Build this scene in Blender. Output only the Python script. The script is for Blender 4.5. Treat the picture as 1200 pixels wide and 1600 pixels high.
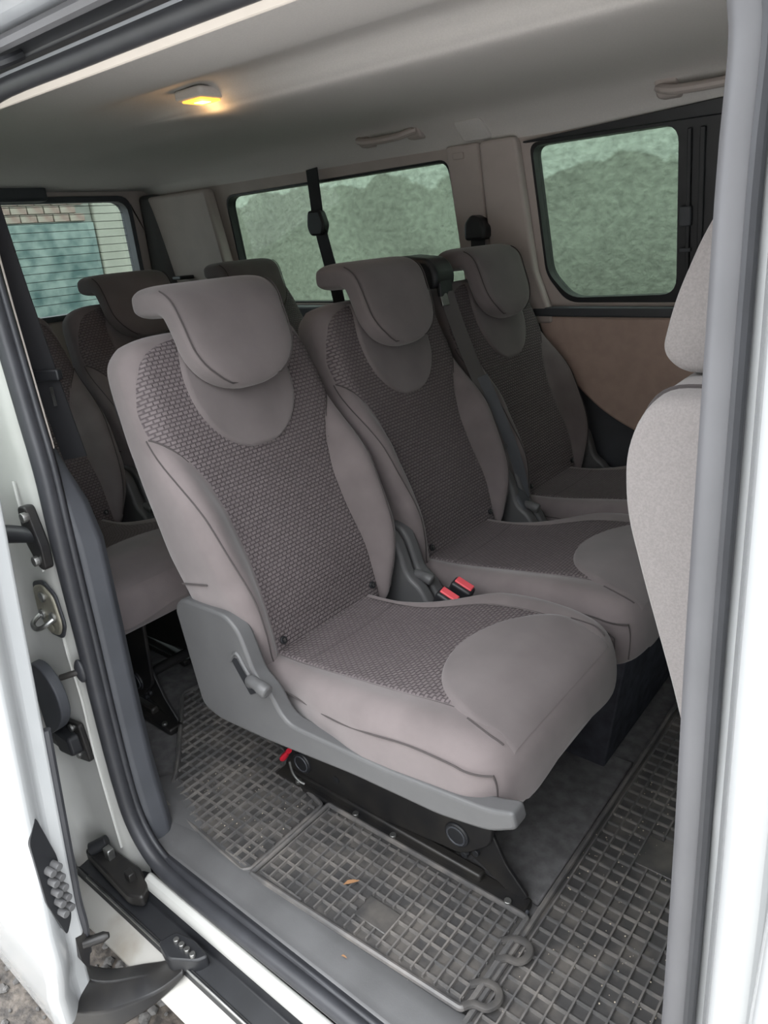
import bpy, bmesh, math, random
from mathutils import Vector, Matrix
from mathutils.geometry import tessellate_polygon
random.seed(7)
SC = bpy.context.scene
COL = SC.collection
for o in list(bpy.data.objects): bpy.data.objects.remove(o)

# ------------------------------------------------------------------ camera, sky, exposure
cam_d = bpy.data.cameras.new('camera'); cam = bpy.data.objects.new('camera', cam_d); COL.objects.link(cam)
cam_d.sensor_fit = 'HORIZONTAL'; cam_d.sensor_width = 36.0; cam_d.lens = 36.0 * 1123.6 / 1200.0
cam_d.clip_start = 0.02
_r, _u, _b = Vector((.7738, .6290, -.0749)), Vector((-.1760, .3270, .9285)), Vector((.6085, -.7053, .3638))
cam.matrix_world = Matrix(((_r.x, _u.x, _b.x, 0), (_r.y, _u.y, _b.y, 0), (_r.z, _u.z, _b.z, 1.15), (0, 0, 0, 1)))
SC.camera = cam
W_ = bpy.data.worlds.new('overcast'); SC.world = W_; W_.use_nodes = True
nt = W_.node_tree; nt.nodes.clear()
_o = nt.nodes.new('ShaderNodeOutputWorld'); _bg = nt.nodes.new('ShaderNodeBackground')
_tc = nt.nodes.new('ShaderNodeTexCoord'); _sx = nt.nodes.new('ShaderNodeSeparateXYZ'); _rp = nt.nodes.new('ShaderNodeValToRGB')
_rp.color_ramp.elements[0].position = 0.0; _rp.color_ramp.elements[0].color = (.50, .53, .57, 1)
_rp.color_ramp.elements[1].position = 1.0; _rp.color_ramp.elements[1].color = (.96, .98, 1.0, 1)
nt.links.new(_tc.outputs['Generated'], _sx.inputs[0]); nt.links.new(_sx.outputs['Z'], _rp.inputs[0])
nt.links.new(_rp.outputs[0], _bg.inputs[0]); nt.links.new(_bg.outputs[0], _o.inputs[0])
_bg.inputs[1].default_value = 3.0
SC.view_settings.view_transform = 'Standard'; SC.view_settings.look = 'None'
SC.view_settings.gamma = 1.0; SC.view_settings.use_curve_mapping = False
SC.view_settings.exposure = 1.42

# ------------------------------------------------------------------ materials
def srgb(r, g, b):
    f = lambda c: (c/255/12.92 if c/255 <= .04045 else ((c/255+.055)/1.055)**2.4)
    return (f(r), f(g), f(b), 1)
MATS = {}
def mat(name, col, rough=.6, metal=0., var=.0, vscale=6., bump=0., bscale=300., col2=None, sheen=0., coat=0., spec=.5, detail=6., contrast=(.35, .65)):
    m = bpy.data.materials.new(name); m.use_nodes = True; t = m.node_tree; p = t.nodes['Principled BSDF']
    p.inputs['Roughness'].default_value = rough; p.inputs['Metallic'].default_value = metal
    p.inputs['Base Color'].default_value = col; p.inputs['Specular IOR Level'].default_value = spec
    if sheen: p.inputs['Sheen Weight'].default_value = sheen; p.inputs['Sheen Roughness'].default_value = .5
    if coat: p.inputs['Coat Weight'].default_value = coat; p.inputs['Coat Roughness'].default_value = .05
    tc = t.nodes.new('ShaderNodeTexCoord')
    if var or col2:
        n = t.nodes.new('ShaderNodeTexNoise'); n.inputs['Scale'].default_value = vscale; n.inputs['Detail'].default_value = detail
        t.links.new(tc.outputs['Object'], n.inputs['Vector'])
        r = t.nodes.new('ShaderNodeValToRGB'); r.color_ramp.elements[0].position, r.color_ramp.elements[1].position = contrast
        c2 = col2 or tuple(min(1, c*(1+var)) for c in col[:3])+(1,)
        r.color_ramp.elements[0].color = col if col2 else tuple(c*(1-var) for c in col[:3])+(1,)
        r.color_ramp.elements[1].color = c2
        t.links.new(n.outputs['Fac'], r.inputs[0]); t.links.new(r.outputs[0], p.inputs['Base Color'])
    if bump:
        n2 = t.nodes.new('ShaderNodeTexNoise'); n2.inputs['Scale'].default_value = bscale; n2.inputs['Detail'].default_value = 3
        t.links.new(tc.outputs['Object'], n2.inputs['Vector'])
        b = t.nodes.new('ShaderNodeBump'); b.inputs['Strength'].default_value = bump; b.inputs['Distance'].default_value = .002
        t.links.new(n2.outputs['Fac'], b.inputs['Height']); t.links.new(b.outputs[0], p.inputs['Normal'])
    MATS[name] = m; return m
def glass_mat(name, tint, refl=.07):
    m = bpy.data.materials.new(name); m.use_nodes = True; t = m.node_tree; t.nodes.clear()
    o = t.nodes.new('ShaderNodeOutputMaterial'); mx = t.nodes.new('ShaderNodeMixShader')
    a = t.nodes.new('ShaderNodeBsdfTransparent'); g = t.nodes.new('ShaderNodeBsdfGlossy')
    a.inputs[0].default_value = tint; g.inputs['Roughness'].default_value = .02
    mx.inputs[0].default_value = refl
    t.links.new(a.outputs[0], mx.inputs[1]); t.links.new(g.outputs[0], mx.inputs[2]); t.links.new(mx.outputs[0], o.inputs[0])
    MATS[name] = m; return m
def emit_mat(name, col, s):
    m = bpy.data.materials.new(name); m.use_nodes = True; p = m.node_tree.nodes['Principled BSDF']
    p.inputs['Base Color'].default_value = col; p.inputs['Emission Color'].default_value = col; p.inputs['Emission Strength'].default_value = s
    MATS[name] = m; return m
def weave_mat(name, c_hi, c_lo, bw=.013, bh=.0085):
    m = bpy.data.materials.new(name); m.use_nodes = True; t = m.node_tree; p = t.nodes['Principled BSDF']
    p.inputs['Roughness'].default_value = .85; p.inputs['Specular IOR Level'].default_value = .25
    uv = t.nodes.new('ShaderNodeUVMap'); br = t.nodes.new('ShaderNodeTexBrick'); mp = t.nodes.new('ShaderNodeMapping')
    mp.inputs['Rotation'].default_value = (0, 0, math.radians(0))
    t.links.new(uv.outputs[0], mp.inputs[0]); t.links.new(mp.outputs[0], br.inputs['Vector'])
    br.inputs['Scale'].default_value = 1.0; br.inputs['Brick Width'].default_value = bw; br.inputs['Row Height'].default_value = bh
    br.inputs['Mortar Size'].default_value = .0019; br.inputs['Mortar Smooth'].default_value = 1.0
    br.inputs['Color1'].default_value = c_hi; br.inputs['Color2'].default_value = tuple(c*.86 for c in c_hi[:3])+(1,); br.inputs['Mortar'].default_value = c_lo
    t.links.new(br.outputs['Color'], p.inputs['Base Color'])
    inv = t.nodes.new('ShaderNodeMath'); inv.operation = 'SUBTRACT'; inv.inputs[0].default_value = 1; t.links.new(br.outputs['Fac'], inv.inputs[1])
    b = t.nodes.new('ShaderNodeBump'); b.inputs['Strength'].default_value = .7; b.inputs['Distance'].default_value = .0025
    t.links.new(inv.outputs[0], b.inputs['Height']); t.links.new(b.outputs[0], p.inputs['Normal'])
    MATS[name] = m; return m

mat('velour', srgb(109, 102, 102), .9, var=.10, vscale=9, bump=.12, bscale=900, sheen=.25, spec=.2)
mat('velour_side', srgb(113, 105, 105), .9, var=.15, vscale=7, bump=.12, bscale=900, sheen=.25, spec=.2)
weave_mat('weave', srgb(112, 104, 105), srgb(82, 75, 77), .0115, .0075)
mat('seam', srgb(70, 65, 65), .9)
mat('front_cloth', srgb(132, 127, 126), .9, var=.08, vscale=500, bump=.1, bscale=900, sheen=.2, spec=.2)
mat('grey_plastic', srgb(86, 86, 87), .45, var=.05, vscale=15, bump=.06, bscale=900)
mat('dark_plastic', srgb(68, 70, 75), .5, var=.08, vscale=12, bump=.05, bscale=600)
mat('black_plastic', srgb(34, 35, 38), .45, var=.15, vscale=20)
mat('black_metal', srgb(30, 30, 32), .4, metal=.2, var=.3, vscale=14, col2=srgb(48, 46, 44))
mat('black_belt', srgb(30, 30, 33), .7, bump=.2, bscale=700)
mat('grey_belt', srgb(84, 80, 80), .7, bump=.2, bscale=700)
mat('steel', srgb(150, 150, 148), .35, metal=.9, var=.2, vscale=30)
mat('brass_plate', srgb(150, 146, 132), .45, metal=.5, var=.2, vscale=30)
mat('red_plastic', srgb(216, 84, 92), .35)
mat('red_strap', srgb(190, 28, 48), .5)
mat('seat_shell', srgb(50, 50, 54), .7)
mat('rubber_mat', srgb(66, 65, 65), .36, col2=srgb(110, 105, 100), vscale=16, bump=.1, bscale=500, contrast=(.45, .85))
mat('rubber_rib_lit', srgb(88, 87, 87), .30, col2=srgb(130, 125, 120), vscale=22, contrast=(.4, .8))  # same rubber as the mat base; lit ribs and shaded cells put into colour
mat('carpet', srgb(102, 101, 102), .95, var=.2, vscale=40, bump=.5, bscale=1200, spec=.1)
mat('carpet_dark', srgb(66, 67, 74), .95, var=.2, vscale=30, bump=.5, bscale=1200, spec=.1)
mat('headliner', srgb(212, 207, 204), .95, var=.03, vscale=300, bump=.15, bscale=1200, spec=.1)
mat('beige_trim', srgb(182, 171, 166), .7, var=.04, vscale=12, bump=.05, bscale=700)
mat('cream_trim', srgb(214, 205, 196), .7, var=.02, vscale=20)
mat('door_card', srgb(186, 164, 153), .9, var=.05, vscale=30, bump=.2, bscale=900, spec=.15)
mat('rubber_seal', srgb(52, 53, 57), .45, var=.12, vscale=18)
mat('rubber_grey', srgb(94, 94, 97), .45, var=.06, vscale=12)
mat('sill_plastic', srgb(96, 96, 97), .5, var=.12, vscale=9, bump=.08, bscale=400)
mat('white_paint', srgb(170, 172, 173), .25, coat=.6, var=.015, vscale=5)
mat('jamb_paint', srgb(182, 182, 178), .3, coat=.3, col2=srgb(192, 192, 189), vscale=7)
mat('dirty_paint', srgb(172, 170, 165), .4, col2=srgb(140, 132, 120), vscale=9, contrast=(.55, .85))
mat('channel_paint', srgb(150, 153, 158), .3, coat=.4)
mat('grey_stone', srgb(92, 90, 88), .6, var=.4, vscale=60)
mat('grit', srgb(176, 166, 150), .8, var=.3, vscale=200)
mat('dry_leaf', srgb(150, 112, 78), .8)
mat('water', srgb(235, 238, 240), .05, spec=.6)
glass_mat('tint_glass', (.57, .615, .58, 1), .05)
glass_mat('rear_glass', (.62, .66, .65, 1), .05)
emit_mat('lamp_glow', (1.0, .40, .06, 1), .8)
emit_mat('lamp_core', (1.0, .66, .22, 1), 1.8)

def wall_mat():
    m = bpy.data.materials.new('mossy_concrete'); m.use_nodes = True; t = m.node_tree; p = t.nodes['Principled BSDF']
    p.inputs['Roughness'].default_value = .9
    N = t.nodes.new; L = t.links.new
    tc = N('ShaderNodeTexCoord')
    n1 = N('ShaderNodeTexNoise'); n1.inputs['Scale'].default_value = 2.2; n1.inputs['Detail'].default_value = 8
    n2 = N('ShaderNodeTexNoise'); n2.inputs['Scale'].default_value = 26; n2.inputs['Detail'].default_value = 8
    n3 = N('ShaderNodeTexNoise'); n3.inputs['Scale'].default_value = 2.6; n3.inputs['Detail'].default_value = 5
    for n in (n1, n2, n3): L(tc.outputs['Object'], n.inputs['Vector'])
    r1 = N('ShaderNodeValToRGB'); e = r1.color_ramp.elements
    e[0].position = .25; e[0].color = srgb(118, 124, 112); e[1].position = .75; e[1].color = srgb(152, 162, 146)
    L(n1.outputs['Fac'], r1.inputs[0])
    r2 = N('ShaderNodeValToRGB'); e = r2.color_ramp.elements
    e[0].position = .3; e[0].color = (.62, .62, .62, 1); e[1].position = .6; e[1].color = (1, 1, 1, 1)
    L(n2.outputs['Fac'], r2.inputs[0])
    mx = N('ShaderNodeMix'); mx.data_type = 'RGBA'; mx.blend_type = 'MULTIPLY'; mx.inputs[0].default_value = .7
    L(r1.outputs[0], mx.inputs[6]); L(r2.outputs[0], mx.inputs[7])
    # pale rendered band above an uneven line
    s = N('ShaderNodeSeparateXYZ'); L(tc.outputs['Object'], s.inputs[0])
    a = N('ShaderNodeMath'); a.operation = 'MULTIPLY_ADD'; a.inputs[1].default_value = .46; L(n3.outputs['Fac'], a.inputs[0]); L(s.outputs['Z'], a.inputs[2])
    st = N('ShaderNodeMapRange'); st.inputs[1].default_value = 1.605; st.inputs[2].default_value = 1.62; L(a.outputs[0], st.inputs[0])
    m2 = N('ShaderNodeMix'); m2.data_type = 'RGBA'; L(st.outputs[0], m2.inputs[0]); L(mx.outputs[2], m2.inputs[6])
    pale = N('ShaderNodeMix'); pale.data_type = 'RGBA'; pale.blend_type = 'MULTIPLY'; pale.inputs[0].default_value = .8
    pale.inputs[6].default_value = srgb(180, 192, 178); L(r2.outputs[0], pale.inputs[7]); L(pale.outputs[2], m2.inputs[7])
    L(m2.outputs[2], p.inputs['Base Color'])
    b = N('ShaderNodeBump'); b.inputs['Strength'].default_value = .5; b.inputs['Distance'].default_value = .02; L(n2.outputs['Fac'], b.inputs['Height']); L(b.outputs[0], p.inputs['Normal'])
    MATS['mossy_concrete'] = m
wall_mat()
mat('teal_render', srgb(66, 90, 87), .9, col2=srgb(126, 142, 134), vscale=4.5, bump=.5, bscale=40, detail=10)
mat('pale_render', srgb(146, 148, 134), .9, var=.08, vscale=3)
mat('old_brick', srgb(128, 106, 96), .9, col2=srgb(146, 140, 126), vscale=5)
mat('mortar', srgb(122, 126, 116), .95, var=.1, vscale=12)
mat('bounce_concrete', srgb(182, 180, 176), .8, var=.12, vscale=3, bump=.3, bscale=40)
mat('sky_block_wall', srgb(134, 131, 126), .9, var=.1, vscale=2)
mat('gravel_ground', srgb(62, 58, 55), .6, col2=srgb(112, 104, 96), vscale=45, bump=1.0, bscale=90)

# ------------------------------------------------------------------ mesh helpers
class G:
    """collects verts / faces"""
    def __init__(s): s.v = []; s.f = []; s.uv = None
    def add(s, v, f):
        k = len(s.v); s.v += [tuple(p) for p in v]; s.f += [tuple(i+k for i in q) for q in f]; return s
    def box(s, x0, x1, y0, y1, z0, z1):
        v = [(x, y, z) for z in (z0, z1) for y in (y0, y1) for x in (x0, x1)]
        return s.add(v, [(0, 2, 3, 1), (4, 5, 7, 6), (0, 1, 5, 4), (2, 6, 7, 3), (0, 4, 6, 2), (1, 3, 7, 5)])
    def obox(s, c, ax, ay, az, hx, hy, hz):
        c = Vector(c); ax, ay, az = Vector(ax).normalized(), Vector(ay).normalized(), Vector(az).normalized()
        v = [c+ax*(hx*i)+ay*(hy*j)+az*(hz*k) for k in (-1, 1) for j in (-1, 1) for i in (-1, 1)]
        return s.add(v, [(0, 2, 3, 1), (4, 5, 7, 6), (0, 1, 5, 4), (2, 6, 7, 3), (0, 4, 6, 2), (1, 3, 7, 5)])
    def tube(s, path, r, n=10, closed=False, flat=1.0, up=None):
        P = [Vector(p) for p in path]; m = len(P); rings = []
        ref = Vector(up) if up else None; prev = None
        for i in range(m):
            if closed: t = P[(i+1) % m]-P[i-1]
            else: t = P[min(i+1, m-1)]-P[max(i-1, 0)]
            t.normalize()
            if ref is not None: a = ref-t*ref.dot(t)
            elif prev is not None: a = prev-t*prev.dot(t)
            else:
                q = Vector((0, 0, 1)) if abs(t.z) < .9 else Vector((1, 0, 0)); a = q-t*q.dot(t)
            if a.length < 1e-6: a = t.orthogonal()
            a.normalize(); prev = a; b = t.cross(a)
            ri = r[i] if isinstance(r, (list, tuple)) else r
            rings.append([P[i]+a*(math.cos(2*math.pi*k/n)*ri*flat)+b*(math.sin(2*math.pi*k/n)*ri) for k in range(n)])
        return s.loft(rings, closed, not closed)
    def loft(s, rings, closed=False, caps=True):
        n = len(rings[0]); v = [p for r in rings for p in r]; f = []
        m = len(rings)
        for i in range(m if closed else m-1):
            j = (i+1) % m
            for k in range(n): f.append((i*n+k, i*n+(k+1) % n, j*n+(k+1) % n, j*n+k))
        if caps and not closed:
            f.append(tuple(range(n-1, -1, -1))); f.append(tuple((m-1)*n+k for k in range(n)))
        return s.add(v, f)
    def prism(s, poly, fn, d0, d1):
        """poly: 2d outline; fn(a,b,d)->xyz"""
        n = len(poly); v = [fn(a, b, d0) for a, b in poly]+[fn(a, b, d1) for a, b in poly]
        f = [tuple(range(n-1, -1, -1)), tuple(range(n, 2*n))]+[(i, (i+1) % n, n+(i+1) % n, n+i) for i in range(n)]
        return s.add(v, f)
    def plate(s, outer, holes, fn, d0, d1):
        polys = [outer]+holes; flat = [p for q in polys for p in q]
        tri = tessellate_polygon([[Vector((a, b, 0)) for a, b in q] for q in polys]); n = len(flat)
        v = [fn(a, b, d0) for a, b in flat]+[fn(a, b, d1) for a, b in flat]
        f = [tuple(t) for t in tri]+[tuple(n+i for i in reversed(t)) for t in tri]
        k = 0
        for q in polys:
            m = len(q)
            for i in range(m): a, b = k+i, k+(i+1) % m; f.append((a, b, n+b, n+a))
            k += m
        return s.add(v, f)
    def grid(s, fn, nu, nv):
        v = [fn(i/(nu-1), j/(nv-1)) for j in range(nv) for i in range(nu)]
        return s.add(v, [(j*nu+i, j*nu+i+1, (j+1)*nu+i+1, (j+1)*nu+i) for j in range(nv-1) for i in range(nu-1)])
    def cyl(s, a, b, r, n=16, r2=None):
        return s.tube([a, b], [r, r2 if r2 is not None else r], n)
    def ball(s, c, r, n=10, m=7, sc=(1, 1, 1)):
        c = Vector(c); rings = []
        for j in range(m+1):
            th = math.pi*(.02+.96*j/m)
            rings.append([c+Vector((sc[0]*r*math.sin(th)*math.cos(2*math.pi*k/n), sc[1]*r*math.sin(th)*math.sin(2*math.pi*k/n), -sc[2]*r*math.cos(th))) for k in range(n)])
        return s.loft(rings)

def build(name, g, material, parent=None, smooth=True, bevel=0, segs=2, subsurf=0, angle=40, org=None):
    me = bpy.data.meshes.new(name)
    o0 = Vector(org) if org is not None else (Vector(parent['org']) if parent is not None and 'org' in parent else Vector((0, 0, 0)))
    me.from_pydata([(p[0]-o0.x, p[1]-o0.y, p[2]-o0.z) for p in g.v], [], g.f)
    me.validate(); me.update()
    bm = bmesh.new(); bm.from_mesh(me); bmesh.ops.recalc_face_normals(bm, faces=bm.faces); bm.to_mesh(me); bm.free()
    if g.uv:
        l = me.uv_layers.new(name='UVMap')
        for lp in me.loops: l.data[lp.index].uv = g.uv[lp.vertex_index]
    me.materials.append(MATS[material])
    if smooth:
        me.polygons.foreach_set('use_smooth', [True]*len(me.polygons)); me.set_sharp_from_angle(angle=math.radians(angle))
    o = bpy.data.objects.new(name, me); COL.objects.link(o)
    if bevel:
        b = o.modifiers.new('bevel', 'BEVEL'); b.width = bevel; b.segments = segs; b.limit_method = 'ANGLE'; b.angle_limit = math.radians(35); b.harden_normals = False
    if subsurf:
        q = o.modifiers.new('subsurf', 'SUBSURF'); q.levels = q.render_levels = subsurf
    if parent is not None:
        o.parent = parent
        if parent.type != 'EMPTY': o.location = (0, 0, 0); 
    elif org is not None: o.location = o0
    if parent is not None and 'org' in parent: o['org'] = list(parent['org'])
    elif org is not None: o['org'] = list(o0)
    return o
def thing(name, loc, label=None, cat=None, group=None, kind=None):
    o = bpy.data.objects.new(name, None); COL.objects.link(o); o.location = loc; o['org'] = list(loc); o.empty_display_size = .05
    tag(o, label, cat, group, kind); return o
def tag(o, label=None, cat=None, group=None, kind=None):
    if label: o['label'] = label
    if cat: o['category'] = cat
    if group: o['group'] = group
    if kind: o['kind'] = kind
    return o
def copy_tree(o, parent=None):
    c = o.copy(); COL.objects.link(c); c.parent = parent
    for ch in list(o.children): copy_tree(ch, c)
    return c
def rpoly(pts, r, n=5):
    out = []; m = len(pts)
    for i in range(m):
        rr = r[i] if isinstance(r, (list, tuple)) else r
        p, a, b = Vector(pts[i]), Vector(pts[i-1]), Vector(pts[(i+1) % m])
        da, db = a-p, b-p
        if rr <= 0: out.append(tuple(p)); continue
        d = min(rr, da.length*.48, db.length*.48)
        s, e = p+da.normalized()*d, p+db.normalized()*d
        for k in range(n+1):
            t = k/n; q = s*(1-t)**2+p*2*t*(1-t)+e*t*t; out.append((q.x, q.y))
    return out
def lerp(x, tab):
    if x <= tab[0][0]: return tab[0][1]
    for (a, p), (b, q) in zip(tab, tab[1:]):
        if x <= b: return p+(q-p)*(x-a)/(b-a)
    return tab[-1][1]
def smooth_tab(x, tab):
    """monotone-ish cosine interpolation"""
    if x <= tab[0][0]: return tab[0][1]
    for (a, p), (b, q) in zip(tab, tab[1:]):
        if x <= b:
            t = (x-a)/(b-a); t = t*t*(3-2*t)*.5+t*.5; return p+(q-p)*t
    return tab[-1][1]
def catmull(pts, n=6):
    P = [Vector(p) for p in pts]; out = []
    for i in range(len(P)-1):
        p0, p1, p2, p3 = P[max(i-1, 0)], P[i], P[i+1], P[min(i+2, len(P)-1)]
        for k in range(n):
            t = k/n; out.append(.5*((2*p1)+(p2-p0)*t+(2*p0-5*p1+4*p2-p3)*t*t+(3*p1-p0-3*p2+p3)*t**3))
    out.append(P[-1]); return out
def sstep(a, b, x):
    t = max(0., min(1., (x-a)/(b-a))); return t*t*(3-2*t)

# ------------------------------------------------------------------ ground and surroundings
g = G(); g.grid(lambda a, b: (-16+28*a, -12+22*b, -.50), 2, 2)
tag(build('ground', g, 'gravel_ground'), kind='structure')
g = G(); g.box(-16, 12, -12, .05, -.50, -.485)
tag(build('floor_bounce', g, 'bounce_concrete', bevel=.005), kind='structure')  # unseen pale paving, added to bounce daylight up into the van
g = G(); g.box(-16, 12, -7.6, -7.0, -.5, 5.2)
tag(build('wall_sky_block', g, 'sky_block_wall', bevel=.02), kind='structure')  # unseen wall added behind the camera to block the low sky
g = G(); g.box(-4.6, 4.0, 3.35, 3.6, -.5, 3.6)
tag(build('concrete_wall', g, 'mossy_concrete', bevel=.01), 'mossy grey-green concrete wall outside the far side windows', 'wall', kind='structure')
# painted brick building far behind the tailgate
bw = thing('brick_building', (-11.2, 5.9, -.5), 'weathered teal rendered brick building seen through the rear window', 'building')
g = G(); g.box(-11.4, -11.06, 1.0, 6.5, -.5, 1.62); build('teal_wall', g, 'teal_render', bw, bevel=.02)
g = G(); g.box(-11.4, -11.04, 6.52, 12.0, -.5, 4.2); build('pale_wall', g, 'pale_render', bw, bevel=.02)
g = G(); g.box(-11.4, -11.10, 1.0, 6.5, 1.62, 4.2); build('mortar_bed', g, 'mortar', bw)
bg = G(); bg.box(-.03, .03, -.118, .118, -.052, .052)
brick0 = None
for r in range(5):
    for c in range(16):
        y = 3.0+c*.25+(r % 2)*.125
        if y > 6.35: continue
        if brick0 is None:
            brick0 = build('brick', bg, 'old_brick', bw, bevel=.006, segs=1, org=(0, 0, 0)); b_ = brick0
        else:
            b_ = brick0.copy(); COL.objects.link(b_); b_.parent = bw
        b_.location = Vector((-11.09+random.uniform(-.008, .008), y, 1.685+r*.115))-bw.location

# ------------------------------------------------------------------ van shell: floor
g = G(); g.box(-3.05, 1.3, .55, 2.14, -.06, -.004)
fl = tag(build('floor', g, 'carpet', bevel=.004), kind='structure')
g = G(); g.box(-.64, -.447, .855, 1.30, -.004, .006); build('carpet_panel', g, 'carpet', fl, bevel=.004)
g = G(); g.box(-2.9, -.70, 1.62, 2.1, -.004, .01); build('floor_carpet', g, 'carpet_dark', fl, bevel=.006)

# ceiling (headliner)
cprof = [(.585, 1.365), (.61, 1.395), (.66, 1.422), (.80, 1.440), (1.0, 1.447), (1.10, 1.474), (1.19, 1.486), (1.228, 1.474), (1.252, 1.450), (1.285, 1.437), (1.45, 1.443), (1.75, 1.452), (1.88, 1.450), (1.96, 1.438), (2.02, 1.408), (2.055, 1.375), (2.068, 1.350)]
cp = catmull([(0, a, b) for a, b in cprof], 5)
xs = [-3.02, -2.98, -2.92, -2.84, -2.7, -2.4, -2.1, -1.95, -1.85, -1.75, -1.68, -1.6, -1.54, -1.48, -1.2, -.8, -.4, 0, .4, .8, 1.1]
def cz(x, p):
    d = sstep(-2.45, -3.02, x)
    r_ = sstep(-1.48, -1.85, x); pz = p.z
    if .8 < p.y < 1.45: pz = p.z*(1-r_)+(1.440+.003*(p.y-.8)/.65+.012*math.sin(math.pi*(p.y-.8)/.65))*r_
    z = pz*(1-d)+min(pz, 1.40)*d
    return z-.012*sstep(-2.9, -3.02, x)
g = G(); m_ = len(cp)
g.add([(x, p.y, cz(x, p)) for x in xs for p in cp], [(j*m_+i, j*m_+i+1, (j+1)*m_+i+1, (j+1)*m_+i) for j in range(len(xs)-1) for i in range(m_-1)])
ceil = tag(build('ceiling', g, 'headliner', angle=80), kind='structure')
g = G(); g.box(-3.1, 1.2, .50, 2.12, 1.52, 1.56); build('roof_skin', g, 'white_paint', ceil, bevel=.015)
g = G(); g.box(-3.1, 1.2, 2.10, 2.15, 1.385, 1.55); build('roof_rail', g, 'black_plastic', ceil)
g = G(); g.box(1.1, 1.2, .55, 2.12, 1.30, 1.55); build('windscreen_header', g, 'headliner', ceil)

# ------------------------------------------------------------------ far side wall
def yfar(z): return 2.14 if z <= .88 else 2.14-.165*(z-.88)
def FW(a, b, d): return (a, yfar(b)+d, b)          # d>0 goes outward
w1 = rpoly([(-2.53, .90), (-1.415, .90), (-1.375, 1.0), (-1.405, 1.342), (-2.50, 1.328)], [.05, .05, .03, .035, .05])
w2 = rpoly([(-1.03, .900), (-.15, .900), (-.15, 1.352), (-1.12, 1.352), (-1.095, .985)], [.04, .04, .04, .03, .03])
w3 = rpoly([(-.02, .90), (.85, .90), (.55, 1.352), (-.02, 1.352)], .04)
g = G(); g.plate([(-3.06, .86), (1.2, .86), (1.2, 1.42), (-3.06, 1.42)], [w1, w2, w3], FW, 0, .04)
wf = tag(build('wall_far', g, 'beige_trim', bevel=.006), kind='structure')
def window(name, poly, inner, pane_mat, frame_mat='black_plastic', fn=FW, d=(.002, .042)):
    t = thing(name, (sum(p[0] for p in poly)/len(poly), 2.1, 1.1), kind='structure')
    g = G(); g.plate(poly, [inner], fn, *d); build('frame', g, frame_mat, t, bevel=.003)
    g = G(); g.prism(inner, fn, .03, .034); build('pane', g, pane_mat, t, smooth=False)
    return t
def inset(poly, d):
    c = (sum(p[0] for p in poly)/len(poly), sum(p[1] for p in poly)/len(poly))
    out = []
    w = max(abs(p[0]-c[0]) for p in poly); h = max(abs(p[1]-c[1]) for p in poly)
    return [(c[0]+(p[0]-c[0])*(1-d/w), c[1]+(p[1]-c[1])*(1-d/h)) for p in poly]
window('window_1', w1, inset(w1, .008), 'tint_glass')
# sliding side-door window: rear pane, black slider frame, front pane
win2 = thing('window_2', (-.7, 2.1, 1.1), kind='structure')
pane_a = rpoly([(-1.02, .914), (-.70, .922), (-.70, 1.345), (-1.112, 1.343), (-1.088, .99)], [.04, .045, .045, .03, .03])
pane_b = rpoly([(-.585, .925), (-.17, .925), (-.17, 1.30), (-.585, 1.30)], .04)
g = G(); g.plate(w2, [pane_a, pane_b], FW, .002, .05); build('frame', g, 'black_plastic', win2, bevel=.003)
g = G(); g.prism(inset(pane_a, -.004), FW, .03, .034); build('pane', g, 'tint_glass', win2, smooth=False)
g = G(); g.prism(inset(pane_b, -.004), FW, .03, .034); build('pane', g, 'tint_glass', win2, smooth=False)
for a, b in ((-.675, -.665), (-.645, -.632)):
    g = G(); g.prism([(a, .92), (b, .92), (b, 1.33), (a, 1.33)], FW, -.010, .004); build('slider_rail', g, 'black_plastic', win2, bevel=.002)
g = G(); g.prism(rpoly([(-.69, 1.10), (-.66, 1.10), (-.66, 1.15), (-.69, 1.15)], .006), FW, -.016, 0); lt = build('latch', g, 'dark_plastic', win2, bevel=.003)
g = G(); g.prism(rpoly([(-.69, 1.035), (-.66, 1.035), (-.66, 1.045), (-.69, 1.045)], .002), FW, -.012, 0); build('latch', g, 'dark_plastic', win2, bevel=.002)
window('window_3', w3, inset(w3, .014), 'tint_glass')
# long black window-top strip
g = G(); g.prism([(-1.13, 1.352), (.9, 1.345), (.9, 1.392), (-.6, 1.385), (-1.13, 1.356)], FW, -.018, .0); build('window_top_strip', g, 'black_plastic', wf, bevel=.005)
# pillar trims
def ptrim(name, poly, depth=.028, m='beige_trim', bev=.010):
    g = G(); g.prism(poly, FW, -depth, .002); return build(name, g, m, wf, bevel=bev, segs=3)
pt = ptrim('pillar_trim', rpoly([(-1.368, .84), (-1.262, .84), (-1.272, 1.372), (-1.392, 1.372)], .012), .026)
g = G(); g.prism(rpoly([(-1.365, 1.333), (-1.325, 1.333), (-1.325, 1.352), (-1.365, 1.352)], .005), FW, -.030, -.024); build('clip_cover', g, 'beige_trim', pt, bevel=.002)
ptrim('pillar_trim', rpoly([(-1.258, .84), (-1.06, .84), (-1.115, 1.0), (-1.145, 1.372), (-1.268, 1.372)], .02), .034, bev=.016)
ptrim('pillar_trim', rpoly([(-3.0, .84), (-2.53, .84), (-2.55, 1.36), (-3.0, 1.36)], .02), .05, bev=.02)
ptrim('waist_rail', rpoly([(-2.55, .835), (-1.37, .835), (-1.37, .892), (-2.55, .892)], .01), .05, 'dark_plastic', .012)
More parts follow.
